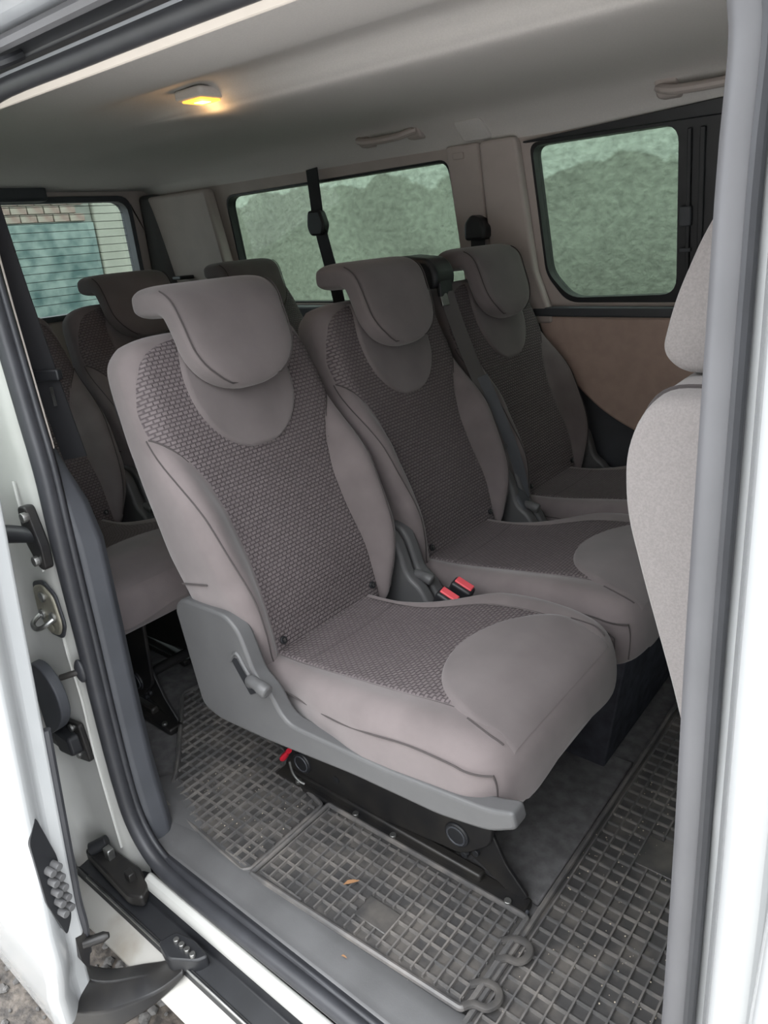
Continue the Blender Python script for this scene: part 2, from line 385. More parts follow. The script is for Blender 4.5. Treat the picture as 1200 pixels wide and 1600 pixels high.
# lower part of the far wall
g = G(); g.box(-3.06, 1.2, 2.13, 2.17, -.06, .875); lw = build('lower_panel', g, 'dark_plastic', wf)
card = rpoly([(-1.12, .862), (-.1, .862), (-.1, .50), (-.66, .475), (-.80, .525), (-.90, .578), (-.985, .65), (-1.04, .73), (-1.10, .80)], [.02, .02, .02, .05, .05, .05, .05, .05, .03])
g = G(); g.prism(card, lambda a, b, d: (a, 2.13+d, b), -.018, .01); build('door_card', g, 'door_card', wf, bevel=.008, segs=3)
g = G(); g.prism(rpoly([(-1.13, .862), (-.1, .862), (-.1, .89), (-1.13, .89)], .006), lambda a, b, d: (a, 2.13+d, b), -.03, .01); build('window_sill', g, 'dark_plastic', wf, bevel=.006)
g = G(); g.prism(rpoly([(-2.95, 0), (-1.5, 0), (-1.45, .3), (-1.6, .60), (-1.3, .82), (-2.95, .82)], .05), lambda a, b, d: (a, 2.13+d, b), -.05, .01); build('side_trim', g, 'dark_plastic', wf, bevel=.02, segs=3)
g = G(); g.prism(rpoly([(-1.08, 0.02), (-.1, .02), (-.1, .30), (-1.08, .42)], .05), lambda a, b, d: (a, 2.13+d, b), -.04, .01); build('lower_pocket', g, 'dark_plastic', wf, bevel=.02, segs=3)

# ------------------------------------------------------------------ rear wall / tailgate
rw = rpoly([(.80, .90), (1.955, .90), (1.955, 1.05), (1.95, 1.372), (.80, 1.372)], [.08, .08, 0, .06, .06])
RW = lambda a, b, d: (-3.0-d+.10*(b-1.0)*(1 if b > .9 else 0)*0, a, b)
g = G(); g.plate([(.56, -.06), (2.16, -.06), (2.16, .9), (2.10, 1.43), (.62, 1.43), (.56, .9)], [rw], RW, 0, .05)
wr = tag(build('wall_rear', g, 'beige_trim', bevel=.01, segs=3), kind='structure')
win4 = thing('window_4', (-3.03, 1.37, .9), kind='structure')
g = G(); g.plate(rw, [inset(rw, .022)], RW, -.012, .05); build('frame', g, 'dark_plastic', win4, bevel=.006, segs=3)
g = G(); g.prism(inset(rw, .022), RW, .03, .034); build('pane', g, 'rear_glass', win4, smooth=False)
for i in range(13):
    z = .965+i*.031
    g = G(); g.box(-3.0285, -3.027, .83, 1.925, z, z+.0022); build('heater_wire', g, 'black_plastic', win4, smooth=False)
# rear pillar inner surround, curved
g = G(); g.loft([[(-3.0+.0, 1.99, z), (-2.93, 2.03+.012*math.sin(z*3), z), (-2.90, 2.10, z), (-3.02, 2.12, z)] for z in (.8, .95, 1.1, 1.25, 1.32, 1.37)]); build('pillar_cover', g, 'grey_plastic', wr, bevel=.02, segs=3)
g = G(); g.box(-2.99, -2.93, 1.25, 1.555, 1.352, 1.42); build('brake_light_housing', g, 'dark_plastic', wr, bevel=.015, segs=3)
g = G(); g.box(-2.99, -2.95, .62, 2.1, 1.395, 1.43); build('header_trim', g, 'beige_trim', wr, bevel=.012, segs=3)
g = G(); g.box(-2.99, -2.80, .62, 2.1, -.01, .60); build('tailgate_panel', g, 'dark_plastic', wr, bevel=.03, segs=3)
g = G(); g.box(-2.84, -2.78, 1.99, 2.07, 1.015, 1.03); build('shelf_peg', g, 'black_plastic', wr, bevel=.004)

# ------------------------------------------------------------------ near side wall (outer body, jambs)
g = G()
def ynear(z): return .41 if z <= .85 else .41+.16*(z-.85)
NW = lambda a, b, d: (a, ynear(b)+d, b)
nw_win = rpoly([(-2.55, .92), (-1.55, .92), (-1.55, 1.32), (-2.5, 1.32)], .05)
g.plate([(-3.08, -.25), (-1.32, -.25), (-1.32, .85), (-1.36, 1.42), (-3.05, 1.42), (-3.08, .85)], [nw_win], NW, 0, .02)
wn = tag(build('wall_near', g, 'white_paint', bevel=.006), kind='structure')
win5 = thing('window_5', (-2.05, .45, 1.1), kind='structure')
g = G(); g.plate(nw_win, [inset(nw_win, .02)], NW, -.002, .03); build('frame', g, 'black_plastic', win5, bevel=.003)
g = G(); g.prism(inset(nw_win, .02), NW, .008, .012); build('pane', g, 'tint_glass', win5, smooth=False)
g = G(); g.box(-3.0, -1.42, .545, .60, -.05, .90); build('inner_side_trim', g, 'dark_plastic', wn, bevel=.02, segs=3)
g = G(); g.box(-3.0, -2.60, .52, .60, .90, 1.37); build('inner_pillar_trim', g, 'beige_trim', wn, bevel=.02, segs=3)
g = G(); g.box(-1.52, -1.32, .50, .60, .86, 1.38); build('inner_pillar_trim', g, 'beige_trim', wn, bevel=.02, segs=3)
# seal path round the door opening
def yseal(z): return .50 if z <= .75 else .50+.1*(z-.75)
seal_xz = [(-1.30, 1.28), (-1.285, 1.20), (-1.262, 1.11), (-1.232, 1.01), (-1.205, .92), (-1.175, .82), (-1.165, .70), (-1.17, .50), (-1.176, .33), (-1.176, .17), (-1.162, .075), (-1.115, .015), (-1.03, -.004), (-.85, .0), (-.60, .005), (-.30, .005), (-.18, .03), (-.125, .11), (-.112, .25), (-.116, .6), (-.126, .86), (-.140, 1.15), (-.147, 1.27), (-.19, 1.345), (-.30, 1.372), (-.60, 1.375), (-.90, 1.375), (-1.15, 1.372), (-1.26, 1.345)]
sp = [Vector((x, yseal(z), z)) for x, z in seal_xz]; sp = catmull(sp+[sp[0]], 5)[:-1]
# jamb: a white painted rim around the opening, plus the step behind the C pillar
def rim(rows_fn, name, m, idx=None, parent=wn):
    pts = sp if idx is None else [p for p in sp if idx(p)]
    rows = [[rows_fn(p, k) for p in pts] for k in range(rows_fn(None, None))]
    g = G(); n = len(pts); v = [q for r in rows for q in r]; cl = idx is None
    f = [(j*n+i, j*n+(i+1) % n, (j+1)*n+(i+1) % n, (j+1)*n+i) for j in range(len(rows)-1) for i in range(n if cl else n-1)]
    g.add(v, f); o = build(name, g, m, parent, angle=60)
    s_ = o.modifiers.new('thick', 'SOLIDIFY'); s_.thickness = .004; return o
cen = Vector((-.62, 0, .7))
def outw(p, d): 
    q = Vector((p.x-cen.x, 0, (p.z-cen.z)))
    # outward normal of the opening in the xz plane, boxy
    i = min(range(len(sp)), key=lambda k: (sp[k]-p).length); t = sp[(i+1) % len(sp)]-sp[i-1]
    nrm = Vector((t.z, 0, -t.x)).normalized()
    if nrm.dot(q) < 0: nrm = -nrm
    return nrm*d
def jamb_rows(p, k):
    if p is None: return 6
    o, y = [(.0, .012), (.012, .006), (.03, -.012), (.06, -.016), (.085, -.03), (.10, -.085)][k]
    return p+outw(p, o)+Vector((0, y, 0))
# C-pillar jamb
zc = [-.12, -.05, .02, .1, .2, .3, .4, .5, .6, .7, .8, .86, .92, 1.0, 1.06, 1.15, 1.25, 1.36]
def xseal(z): return lerp(z, [(-.12, -1.165), (.05, -1.162), (.17, -1.176), (.33, -1.176), (.50, -1.17), (.70, -1.165), (.82, -1.175), (.92, -1.205), (1.01, -1.232), (1.11, -1.262), (1.2, -1.285), (1.36, -1.31)])
rings = []
for z in zc:
    x = xseal(z); y = yseal(z)
    rings.append([(x+.006, y+.008, z), (x-.012, y+.002, z), (x-.03, y-.012, z), (x-.055, y-.016, z), (x-.10, y-.016, z), (x-.13, y-.020, z), (x-.17, y-.026, z), (x-.185, y-.05, z), (x-.19, y-.088, z), (x-.205, y-.095, z), (x-.225, y-.09, z)])
n_ = len(rings[0]); g = G(); g.add([p for r in rings for p in r], [(j*n_+i, j*n_+i+1, (j+1)*n_+i+1, (j+1)*n_+i) for j in range(len(rings)-1) for i in range(n_-1)])
jamb = build('rear_jamb', g, 'jamb_paint', wn, angle=70)
# seam sealant beads on the jamb
g = G(); g.tube(catmull([(-1.245, .484, .80), (-1.235, .480, .745), (-1.215, .4795, .70), (-1.21, .4795, .64)], 6), .003, 6); build('sealant_bead', g, 'jamb_paint', jamb)
g = G(); g.tube(catmull([(-1.208, .4835, .58), (-1.215, .4835, .47), (-1.208, .4835, .37), (-1.216, .4835, .25), (-1.214, .4835, .12), (-1.21, .4835, .0)], 6), .003, 6); build('sealant_bead', g, 'jamb_paint', jamb)
# rubber door seal: round bulb all around the opening
g = G(); g.tube([p+Vector((0, .0, 0)) for p in sp], .015, 12, closed=True)
ds = build('door_seal', g, 'rubber_seal', org=(-.62, .5, .035))
tag(ds, 'dark rubber weather seal running around the sliding door opening', 'seal')
def lip_rows(p, k):
    if p is None: return 3
    o, y = [(-.006, .010), (-.010, .016), (-.006, .022)][k]
    return p+outw(p, o)+Vector((0, y, 0))
rows = [[lip_rows(p, k) for p in sp] for k in range(3)]; n_ = len(sp)
g = G(); g.add([q for r in rows for q in r], [(j*n_+i, j*n_+(i+1) % n_, (j+1)*n_+(i+1) % n_, (j+1)*n_+i) for j in range(2) for i in range(n_)])
fpts = [p+Vector((.001, -.003, 0)) for p in sp if p.x > -.26 and .03 < p.z < 1.36]
q_ = G(); q_.tube(fpts, .0165, 12); build('front_section_lit', q_, 'rubber_grey', ds)  # same seal in lighter grey: skylight on this stretch put into the colour
q_ = G(); q_.tube([p+Vector((.010, -.012, 0)) for p in fpts], .005, 8); build('front_gap_strip', q_, 'rubber_seal', ds)  # dark strip drawn in for the shaded gap beside the seal
lp = build('inner_lip', g, 'rubber_seal', ds, angle=70); s_ = lp.modifiers.new('thick', 'SOLIDIFY'); s_.thickness = .003

# C pillar inside: dark lower trim and cream upper strip
rings = []
for z in (-.02, .05, .12, .2, .3, .4, .5, .6, .68, .75, .81, .85, .872):
    x = xseal(max(z, .05)); y = yseal(z)
    xa = x-.004; wq = 1-.35*sstep(.78, .872, z)
    k = sstep(.70, .875, z); e = .3+.7*(1-k)
    rings.append([(xa-.004, y+.012, z), (xa+.016*(1-k), y+.018+.010*e, z), (xa+.020*(1-k)-.02*k, y+.022+.040*e, z), (xa+.004-.04*k, y+.028+.052*e, z), (xa-.25, y+.09, z), (xa-.25, y+.014, z)])
g = G(); g.loft(rings); build('pillar_lower_trim', g, 'dark_plastic', wn, bevel=.008, segs=3)
rings = []
for z in (.85, .92, 1.0, 1.08, 1.16, 1.25, 1.37):
    x = xseal(z); y = yseal(z)
    rings.append([(x-.004, y+.012, z), (x+.006, y+.020, z), (x+.004, y+.030, z), (x-.06, y+.038, z), (x-.06, y+.012, z)])
g = G(); g.loft(rings); build('pillar_upper_trim', g, 'cream_trim', wn, bevel=.004)
# header above the opening: cream strip, channel, rail and gutter
g = G(); g.loft([[(x, .572, 1.352), (x, .600, 1.372), (x, .602, 1.38), (x, .55, 1.39)] for x in (-1.5, -.9, -.4, 1.0)]); build('header_strip', g, 'cream_trim', wn, bevel=.003)
g = G(); g.loft([[(x, .575, 1.36), (x, .54, 1.385), (x, .47, 1.395), (x, .44, 1.44), (x, .47, 1.55), (x, .60, 1.55), (x, .6, 1.37)] for x in (-3.05, -.9, 1.2)]); build('header_channel', g, 'channel_paint', wn, bevel=.006)
g = G(); g.loft([[(x, .525, 1.372), (x, .50, 1.368), (x, .498, 1.40), (x, .525, 1.40)] for x in (-3.0, -.9, .2)]); build('upper_rail', g, 'black_plastic', wn, bevel=.003)
g = G(); g.tube([(-3.0, .482, 1.382), (-.1, .482, 1.382)], .008, 8); build('gutter_bead', g, 'rubber_grey', wn)
g = G(); g.loft([[(x, .452, 1.40), (x, .425, 1.412), (x, .43, 1.45), (x, .46, 1.45)] for x in (-3.05, -.9, 1.2)]); build('roof_gutter', g, 'white_paint', wn, bevel=.006)

# B pillar + front door skin (white, wet)
rings = []
for z in (-.30, .0, .2, .45, .7, .85, 1.0, 1.2, 1.42):
    y = yseal(z); t = 0 if z < .75 else .09*(z-.75)
    x = lerp(z, [(0, -.098), (.6, -.102), (.9, -.115), (1.15, -.128), (1.42, -.143)])
    rings.append([(x-.012, y+.012, z), (x-.004, y-.005, z), (x+.012, y-.018, z), (x+.018, y-.030, z), (x+.020, y-.060, z), (x+.030, y-.084, z), (x+.052, y-.094, z), (x+.062, y-.088, z), (x+.08, y-.02, z), (x+.08, y+.1, z), (x, y+.1, z)])
g = G(); g.loft(rings); bp_ = build('front_jamb', g, 'white_paint', wn, bevel=.004, segs=2)
rings = []
for z in (-.25, 0, .25, .5, .7, .85, .95):
    y = .385-.020*math.sin(max(0, min(1, (z+.25)/1.2))*math.pi)
    rings.append([(-.045, y+.02, z), (-.040, y, z), (0.3, y-.005, z), (.95, y, z), (.95, y+.05, z), (-.045, y+.05, z)])
g = G(); g.loft(rings); fd = build('front_door_skin', g, 'white_paint', wn, bevel=.008, segs=3)
rings = [[(-.045, y, z), (-.04, y-.012, z), (.03, y-.012, z), (.03, y+.05, z), (-.045, y+.05, z)] for y, z in ((.395, .95), (.42, 1.1), (.45, 1.42))]
g = G(); g.loft(rings); build('front_door_frame', g, 'white_paint', wn, bevel=.006)
# raindrops on the white body beside the opening
g = G()
for i in range(260):
    z = random.uniform(.2, 1.0); x = random.uniform(-.04, .16)
    y = .385-.020*math.sin((z+.25)/1.2*math.pi)-.0008
    r = random.choice((.0012, .0016, .002, .003)); g.ball((x, y, z), r, 8, 5, (1, .5, 1+random.random()*.8))
tag(build('raindrops', g, 'water', fd), kind='stuff')

# sill: grey scuff panel, tread strip, painted strip, rail channel, painted outer sill
def strip(prof, x0, x1, name, m, parent, bev=.004):
    g = G(); g.loft([[(x, y, z) for y, z in prof] for x in (x0, (x0+x1)/2, x1)]); return build(name, g, m, parent, bevel=bev, segs=3)
sill = strip([(.62, .002), (.600, .012), (.575, .018), (.545, .012), (.522, .016), (.515, -.03), (.62, -.03)], -1.22, -.1, 'trim_1', 'sill_plastic', None, .008); tag(sill, kind='structure')
strip([(.528, .012), (.515, .018), (.508, .010), (.506, -.02), (.528, -.02)], -1.10, -.14, 'tread_strip', 'rubber_seal', sill, .003)
g = G(); g.loft([[(-1.30, .595, .0), (-1.30, .62, .03), (-1.30, .70, .0)], [(-1.20, .545, .004), (-1.20, .62, .02), (-1.20, .68, .0)], [(-1.10, .53, .012), (-1.10, .6, .014), (-1.1, .64, .0)]]); build('sill_corner', g, 'sill_plastic', sill, bevel=.006, segs=3)
strip([(.492, -.012), (.482, -.012), (.468, -.020), (.466, -.06), (.492, -.06)], -1.12, .3, 'painted_sill', 'jamb_paint', wn, .008)
strip([(.468, -.030), (.462, -.052), (.425, -.058), (.420, -.052), (.416, -.075), (.468, -.075)], -1.30, .3, 'rail_channel', 'black_plastic', wn, .002)
strip([(.424, -.072), (.408, -.080), (.388, -.088), (.370, -.100), (.376, -.106), (.424, -.11)], -1.6, .9, 'outer_sill', 'dirty_paint', wn, .008)
g = G(); g.tube([(-1.26, .421, -.058), (.3, .421, -.058)], .004, 6); build('rail_edge', g, 'steel', wn)
# floor-side box of the body so nothing shows under the sill
g = G(); g.box(-3.0, 1.2, .47, 2.14, -.20, -.062); build('under_body', g, 'black_plastic', wn)
# rail end bracket
rb = thing('rail_end_stop', (-1.24, .46, -.06), 'black rail end bracket with roller at rear of door sill', 'bracket')
g = G(); g.prism(rpoly([(-1.285, .475), (-1.15, .485), (-1.10, .47), (-1.08, .445), (-1.11, .43), (-1.29, .44)], .01), lambda a, b, d: (a, b, d), -.045, -.018); build('plate', g, 'black_metal', rb, bevel=.004)
g = G(); g.cyl((-1.27, .445, -.01), (-1.25, .475, .0), .014, 14); build('roller', g, 'black_plastic', rb, bevel=.002)
g = G(); g.cyl((-1.2712, .4432, -.0105), (-1.268, .448, -.009), .008, 12); build('roller_bolt', g, 'steel', rb)
g = G(); g.box(-1.235, -1.215, .455, .47, -.02, .006); build('tab', g, 'steel', rb, bevel=.002)
g = G(); g.box(-1.15, -1.13, .45, .465, -.02, .0); build('tab', g, 'black_metal', rb, bevel=.002)

# ------------------------------------------------------------------ rear jamb fittings
J = lambda x, z, d: (x, .482+d, z)
st = thing('door_striker', (-1.225, .48, .565), 'hexagonal metal striker plate bolted on white rear door jamb', 'striker')
g = G(); g.prism(rpoly([(-1.262, .60), (-1.225, .612), (-1.192, .595), (-1.185, .54), (-1.205, .512), (-1.245, .510), (-1.268, .545)], .012), J, -.009, .0); build('plate', g, 'brass_plate', st, bevel=.003)
g = G(); g.prism(rpoly([(-1.268, .606), (-1.225, .619), (-1.186, .601), (-1.178, .54), (-1.200, .506), (-1.248, .503), (-1.275, .545)], .012), J, -.005, .0); build('gasket', g, 'rubber_seal', st, bevel=.002)
for x, z in ((-1.226, .588), (-1.245, .548), (-1.205, .553)):
    g = G(); g.cyl(J(x, z, -.014), J(x, z, -.006), .010, 12); b_ = build('screw', g, 'steel', st, bevel=.002)
g = G(); g.tube(catmull([J(-1.252, .548, -.008), J(-1.245, .540, -.030), J(-1.225, .536, -.036), J(-1.205, .543, -.030), J(-1.20, .553, -.008)], 5), .0045, 8); build('loop', g, 'steel', st)
g = G(); g.ball(J(-1.225, .526, -.007), .012, 10, 6, (1, .5, .8)); build('boss', g, 'brass_plate', st)
pn = thing('guide_stud', (-1.18, .48, .445), 'short metal stud in black rubber base on rear jamb', 'stud')
g = G(); g.ball(J(-1.176, .445, .0), .024, 14, 8, (.6, .35, 1)); build('rubber_base', g, 'rubber_seal', pn)
g = G(); g.tube([J(-1.176, .445, -.004), J(-1.196, .440, -.03)], .006, 10); build('pin', g, 'black_metal', pn, bevel=.001)
lb = thing('latch_bracket', (-1.27, .48, .26), 'black box latch bracket low on white rear jamb', 'bracket')
g = G(); g.prism(rpoly([(-1.292, .295), (-1.225, .31), (-1.215, .225), (-1.27, .21)], .008), J, -.012, .0); build('plate', g, 'black_metal', lb, bevel=.003)
g = G(); g.prism(rpoly([(-1.30, .285), (-1.235, .285), (-1.23, .245), (-1.29, .232)], .01), J, -.034, -.008); build('housing', g, 'black_plastic', lb, bevel=.006)
g = G(); g.box(-1.335, -1.29, .452, .47, .235, .255); build('tongue', g, 'grey_plastic', lb, bevel=.004)
for z in (.292, .228):
    g = G(); g.cyl(J(-1.255, z, -.016), J(-1.255, z, -.008), .008, 10); build('bolt', g, 'steel', lb)
bf = thing('rubber_buffer', (-1.24, .40, .40), 'grey rounded rubber buffer behind the white sliding door edge', 'buffer')
g = G(); g.prism(rpoly([(-1.30, .445), (-1.245, .45), (-1.205, .415), (-1.20, .36), (-1.235, .315), (-1.30, .27)], .03), lambda a, b, d: (a-.012, .452+d, b-.006), -.008, .012); build('pad', g, 'dark_plastic', bf, bevel=.006, segs=3)
cs = thing('check_arm', (-1.20, .46, .70), 'black door check arm bolted to upper rear jamb', 'arm')
g = G(); g.tube([(-1.235, .43, .725), (-1.22, .445, .722), (-1.185, .478, .715)], [.017, .016, .013], 10); build('rod', g, 'black_plastic', cs)
g = G(); g.prism(rpoly([(-1.215, .765), (-1.185, .77), (-1.165, .70), (-1.17, .655), (-1.19, .655), (-1.22, .70)], .01), J, -.016, .002); build('plate', g, 'black_metal', cs, bevel=.003)
for z in (.752, .672):
    g = G(); g.cyl(J(-1.187, z, -.024), J(-1.187, z, -.012), .009, 10); build('bolt', g, 'steel', cs, bevel=.001)

# ------------------------------------------------------------------ open sliding door
sd = thing('sliding_door', (-1.5, .33, -.15), 'white sliding side door standing open at left', 'door')
def ydo(z): return .316+.062*max(0, min(1.3, (z-.1)/.7))
rings = []
zz = [-.14, -.06, .0, .06, .12, .3, .5, .7, .86]
for z in zz:
    y = ydo(z); xf = -1.035-.05*sstep(.06, -.1, z)
    rings.append([(xf, y, z), (xf-.002, y-.028, z), (xf+.022, y-.050, z), (xf+.026, y-.062, z), (xf+.006, y-.078, z), (-2.05, y-.08, z), (-2.05, y, z)])
g = G(); g.loft(rings); build('panel', g, 'white_paint', sd, bevel=.006, segs=3)
rings = [[(-1.035-.06*k, ydo(z)-.01, z), (-1.035-.06*k, ydo(z)-.06, z), (-1.09-.06*k, ydo(z)-.06, z), (-1.09-.06*k, ydo(z)-.01, z)] for k, z in ((0, .86), (1, 1.1), (2.2, 1.34))]
g = G(); g.loft(rings); build('window_post', g, 'white_paint', sd, bevel=.006)
g = G(); g.add([(-1.09, .36, .87), (-2.0, .36, .87), (-2.0, .42, 1.33), (-1.24, .42, 1.33)], [(0, 1, 2, 3)]); build('pane', g, 'tint_glass', sd, smooth=False)
g = G(); g.tube(catmull([(-1.040+(-.05*sstep(.06, -.1, z)), ydo(z)+.004, z) for z in (-.02, .06, .12, .2, .35, .46)], 4), .0070, 8); build('edge_seal', g, 'rubber_seal', sd)
# contact block
cb = [(-1.037, .288, .30), (-1.037, .276, .27), (-1.042, .274, .17), (-1.045, .282, .105), (-1.045, .295, .12), (-1.045, .300, .20)]
g = G(); g.prism(rpoly([(.292, .345), (.270, .315), (.266, .19), (.282, .10), (.300, .125), (.306, .25)], .01), lambda a, b, d: (-1.030+d+(.306-a)*.4, a, b), -.010, .010); ct = build('contact_plate', g, 'black_plastic', sd, bevel=.004)
for i in range(5):
    for j in range(2):
        z = .245-i*.022; y = .280+j*.012
        g = G(); g.cyl((-1.03, y, z), (-.994-.004*j, y+.006, z), .0065, 10); build('contact_pin', g, 'grey_plastic', sd, bevel=.001)
g = G(); g.prism(rpoly([(.300, .075), (.315, .085), (.318, .02), (.306, -.03), (.298, 0)], .004), lambda a, b, d: (-1.045+d, a, b), -.01, .008); gp = build('guide_plate', g, 'black_metal', sd, bevel=.003)
g = G(); g.tube([(-1.04, .310, .030), (-1.02, .338, .033), (-1.015, .345, .034)], [.009, .009, .005], 10); build('guide_pin', g, 'black_metal', sd)
# lower roller arm
am = [(-1.135, .300, -.150), (-1.045, .325, -.112), (-.985, .365, -.085), (-.955, .395, -.075), (-.93, .425, -.055)]
g = G()
rings = []
for i, p in enumerate(catmull(am, 5)):
    t = i/20; w = .055*(1-t)+.022*t; h = .06*(1-t)**1.5+.012
    rings.append([(p.x-w*.7, p.y+w*.6, p.z+.004), (p.x, p.y, p.z+h*.45), (p.x+w*.7, p.y-w*.6, p.z+.002), (p.x+w*.7, p.y-w*.6, p.z-h), (p.x-w*.7, p.y+w*.6, p.z-h)])
g.loft(rings); la = build('lower_arm', g, 'black_metal', sd, bevel=.004, segs=2)
g = G(); g.prism(rpoly([(-.985, .412), (-.94, .402), (-.895, .43), (-.885, .45), (-.93, .455), (-.975, .445)], .008), lambda a, b, d: (a, b, d), -.062, -.030); build('roller_carriage', g, 'black_plastic', la, bevel=.004)
for k in range(4):
    g = G(); g.cyl((-.955+k*.016, .432, -.032), (-.955+k*.016, .432, -.022), .0055, 10); build('rivet', g, 'steel', la, bevel=.001)
# upper arm
g = G(); g.tube(catmull([(-1.30, .40, 1.30), (-1.12, .40, 1.335), (-1.00, .43, 1.352), (-.94, .47, 1.360), (-.93, .50, 1.372)], 5), .006, 8); build('upper_arm', g, 'black_plastic', sd)

# gravel under the sill
g = G()
for i in range(420):
    x, y = random.uniform(-1.75, -.75), random.uniform(.12, .62); r = random.choice((.005, .007, .010, .014))
    g.ball((x, y, -.498), r, 6, 4, (1, .8+.4*random.random(), .7))
tag(build('gravel', g, 'grey_stone', org=(-1.2, .35, -.5)), 'loose grey gravel lying on wet ground below the sill', 'gravel', kind='stuff')

# ------------------------------------------------------------------ rubber mats
def inpoly(p, poly):
    c = False; n = len(poly)
    for i in range(n):
        a, b = poly[i], poly[i-1]
        if (a[1] > p[1]) != (b[1] > p[1]) and p[0] < (b[0]-a[0])*(p[1]-a[1])/(b[1]-a[1])+a[0]: c = not c
    return c
def rubber_mat(name, poly, label, pitch=.0248, z0=.004, border=.012, blanks=(), px0=None, dy=0):
    x0, x1 = min(p[0] for p in poly), max(p[0] for p in poly); y0, y1 = min(p[1] for p in poly), max(p[1] for p in poly)
    t = thing(name, ((x0+x1)/2, (y0+y1)/2, 0), label, 'floor mat', 'black rubber floor mats')
    g = G(); g.plate(poly, [], lambda a, b, d: (a, b, d), z0-.003, z0+.003); build('base', g, 'rubber_mat', t, smooth=False)
    n = len(poly); cx, cy = (x0+x1)/2, (y0+y1)/2
    g = G(); g.tube([(p[0], p[1], z0+.005) for p in poly], .0055, 8, closed=True); build('rim', g, 'rubber_rib_lit', t)
    g = G(); h = .0075; wt, wb = .0015, .0025
    def rib(a, b, hh):
        a, b = Vector(a), Vector(b); d = (b-a).normalized(); s = Vector((-d.y, d.x, 0))
        v = [a-s*wb, a+s*wb, a+s*wt+Vector((0, 0, hh)), a-s*wt+Vector((0, 0, hh)), b-s*wb, b+s*wb, b+s*wt+Vector((0, 0, hh)), b-s*wt+Vector((0, 0, hh))]
        g.add(v, [(0, 4, 5, 1), (1, 5, 6, 2), (2, 6, 7, 3), (3, 7, 4, 0), (0, 1, 2, 3), (4, 7, 6, 5)])
    def runs(axis, c):
        st = .004; lo, hi = (y0, y1) if axis == 'x' else (x0, x1); cur = None; out = []
        k = lo
        while k <= hi:
            p = (c, k) if axis == 'x' else (k, c)
            ok = inpoly(p, poly) and all(inpoly((p[0]+dx, p[1]+dy_), poly) for dx, dy_ in ((border*.6, 0), (-border*.6, 0), (0, border*.6), (0, -border*.6))) and not any(b[0]+.001 < p[0] < b[1]-.001 and b[2]+.001 < p[1] < b[3]-.001 for b in blanks)
            if ok and cur is None: cur = k
            if not ok and cur is not None: out.append((cur, k-st)); cur = None
            k += st
        if cur is not None: out.append((cur, hi))
        return [r for r in out if r[1]-r[0] > .01]
    x = x0+border
    while x < x1-border*.5:
        for a, b in runs('x', x): rib((x, a, z0+.002), (x, b, z0+.002), h)
        x += pitch
    y = y0+border
    while y < y1-border*.5:
        for a, b in runs('y', y): rib((a, y, z0+.002), (b, y, z0+.002), h*.8)
        y += pitch
    tag(build('ribs', g, 'rubber_rib_lit', t, smooth=False), kind='stuff')
    for b in blanks:
        q = G(); q.box(b[0], b[1], b[2], b[3], z0, z0+.0068); build('blank_patch', q, 'rubber_mat', t, bevel=.002)
    return t
polyA = rpoly([(-1.245, .610), (-.945, .586), (-.932, .60), (-.932, .80), (-1.03, .825), (-1.10, .84), (-1.13, .96), (-1.52, .98), (-1.54, .88), (-1.33, .715), (-1.27, .66)], [.02, .006, .006, .01, .02, .02, .01, .02, .02, .03, .03])
rubber_mat('rubber_floor_mat', polyA, 'black ribbed rubber mat at rear beside the pillar trim', .0235, .006)
polyB = rpoly([(-.922, .590), (-.452, .612), (-.446, .63), (-.446, .812), (-.92, .808)], .006)
rubber_mat('rubber_floor_mat', polyB, 'narrow ribbed rubber mat strip between door sill and nearest seat', .0235, .010, .014, [(-.70, -.628, .640, .688)])
polyC = rpoly([(-.438, .585), (.15, .585), (.15, 1.95), (-.438, 1.95)], .01)
mc = rubber_mat('rubber_floor_mat', polyC, 'wide ribbed rubber mat in the aisle behind the front seat', .0265, .004, .014, [(-.345, -.262, 1.035, 1.115)])
# hook links joining the strip to the aisle mat
def hook(cx, cy, s=1.0):
    pts = [(cx-.030*s, cy+.012*s), (cx-.012*s, cy+.030*s), (cx+.010*s, cy+.032*s), (cx+.020*s, cy+.016*s), (cx+.012*s, cy-.004*s), (cx-.008*s, cy-.010*s), (cx-.02*s, cy-.024*s)]
    g = G(); g.tube(catmull([(a, b, .016) for a, b in pts], 5), .007*s, 8, flat=.8); return g
for cx, cy in ((-.430, .735), (-.432, .640)):
    build('hook_link', hook(cx, cy), 'rubber_mat', mc)
# strip between mat and seat rail: raised grey kick strip
g = G(); g.loft([[(x, .815, .0), (x, .816, .014), (x, .828, .015), (x, .830, .0)] for x in (-.96, -.7, -.45)]); build('rail_trim', g, 'dark_plastic', fl, bevel=.003)
# grit
g = G()
for i in range(520):
    r_ = random.random()
    if r_ < .45: x, y = random.uniform(-.43, -.15), random.uniform(.6, 1.3)
    elif r_ < .75: x, y = random.uniform(-.91, -.46), random.uniform(.60, .80)
    else: x, y = random.uniform(-1.22, -.95), random.uniform(.62, .82)
    g.ball((x, y, .0105), random.choice((.0008, .0011, .0016)), 5, 3, (1, 1, .7))
tag(build('grit', g, 'grit', org=(-.6, .7, .01)), 'pale sand grit scattered over the rubber mats', 'grit', kind='stuff')
def leafy(c, a, s):
    g = G(); ca, sa = math.cos(a), math.sin(a)
    q = [(-1, 0), (-.4, .28), (.3, .24), (1, 0), (.3, -.26), (-.4, -.22)]
    g.add([(c[0]+s*(u*ca-v*sa), c[1]+s*(u*sa+v*ca), c[2]+.003*abs(v)*4) for u, v in q], [(0, 1, 2, 3, 4, 5)]); return g
tag(build('leaf_scrap', leafy((-.745, .685, .0195), .9, .016), 'dry_leaf', org=(-.745, .685, .019)), 'dry brown leaf scrap lying on the narrow strip mat', 'leaf')
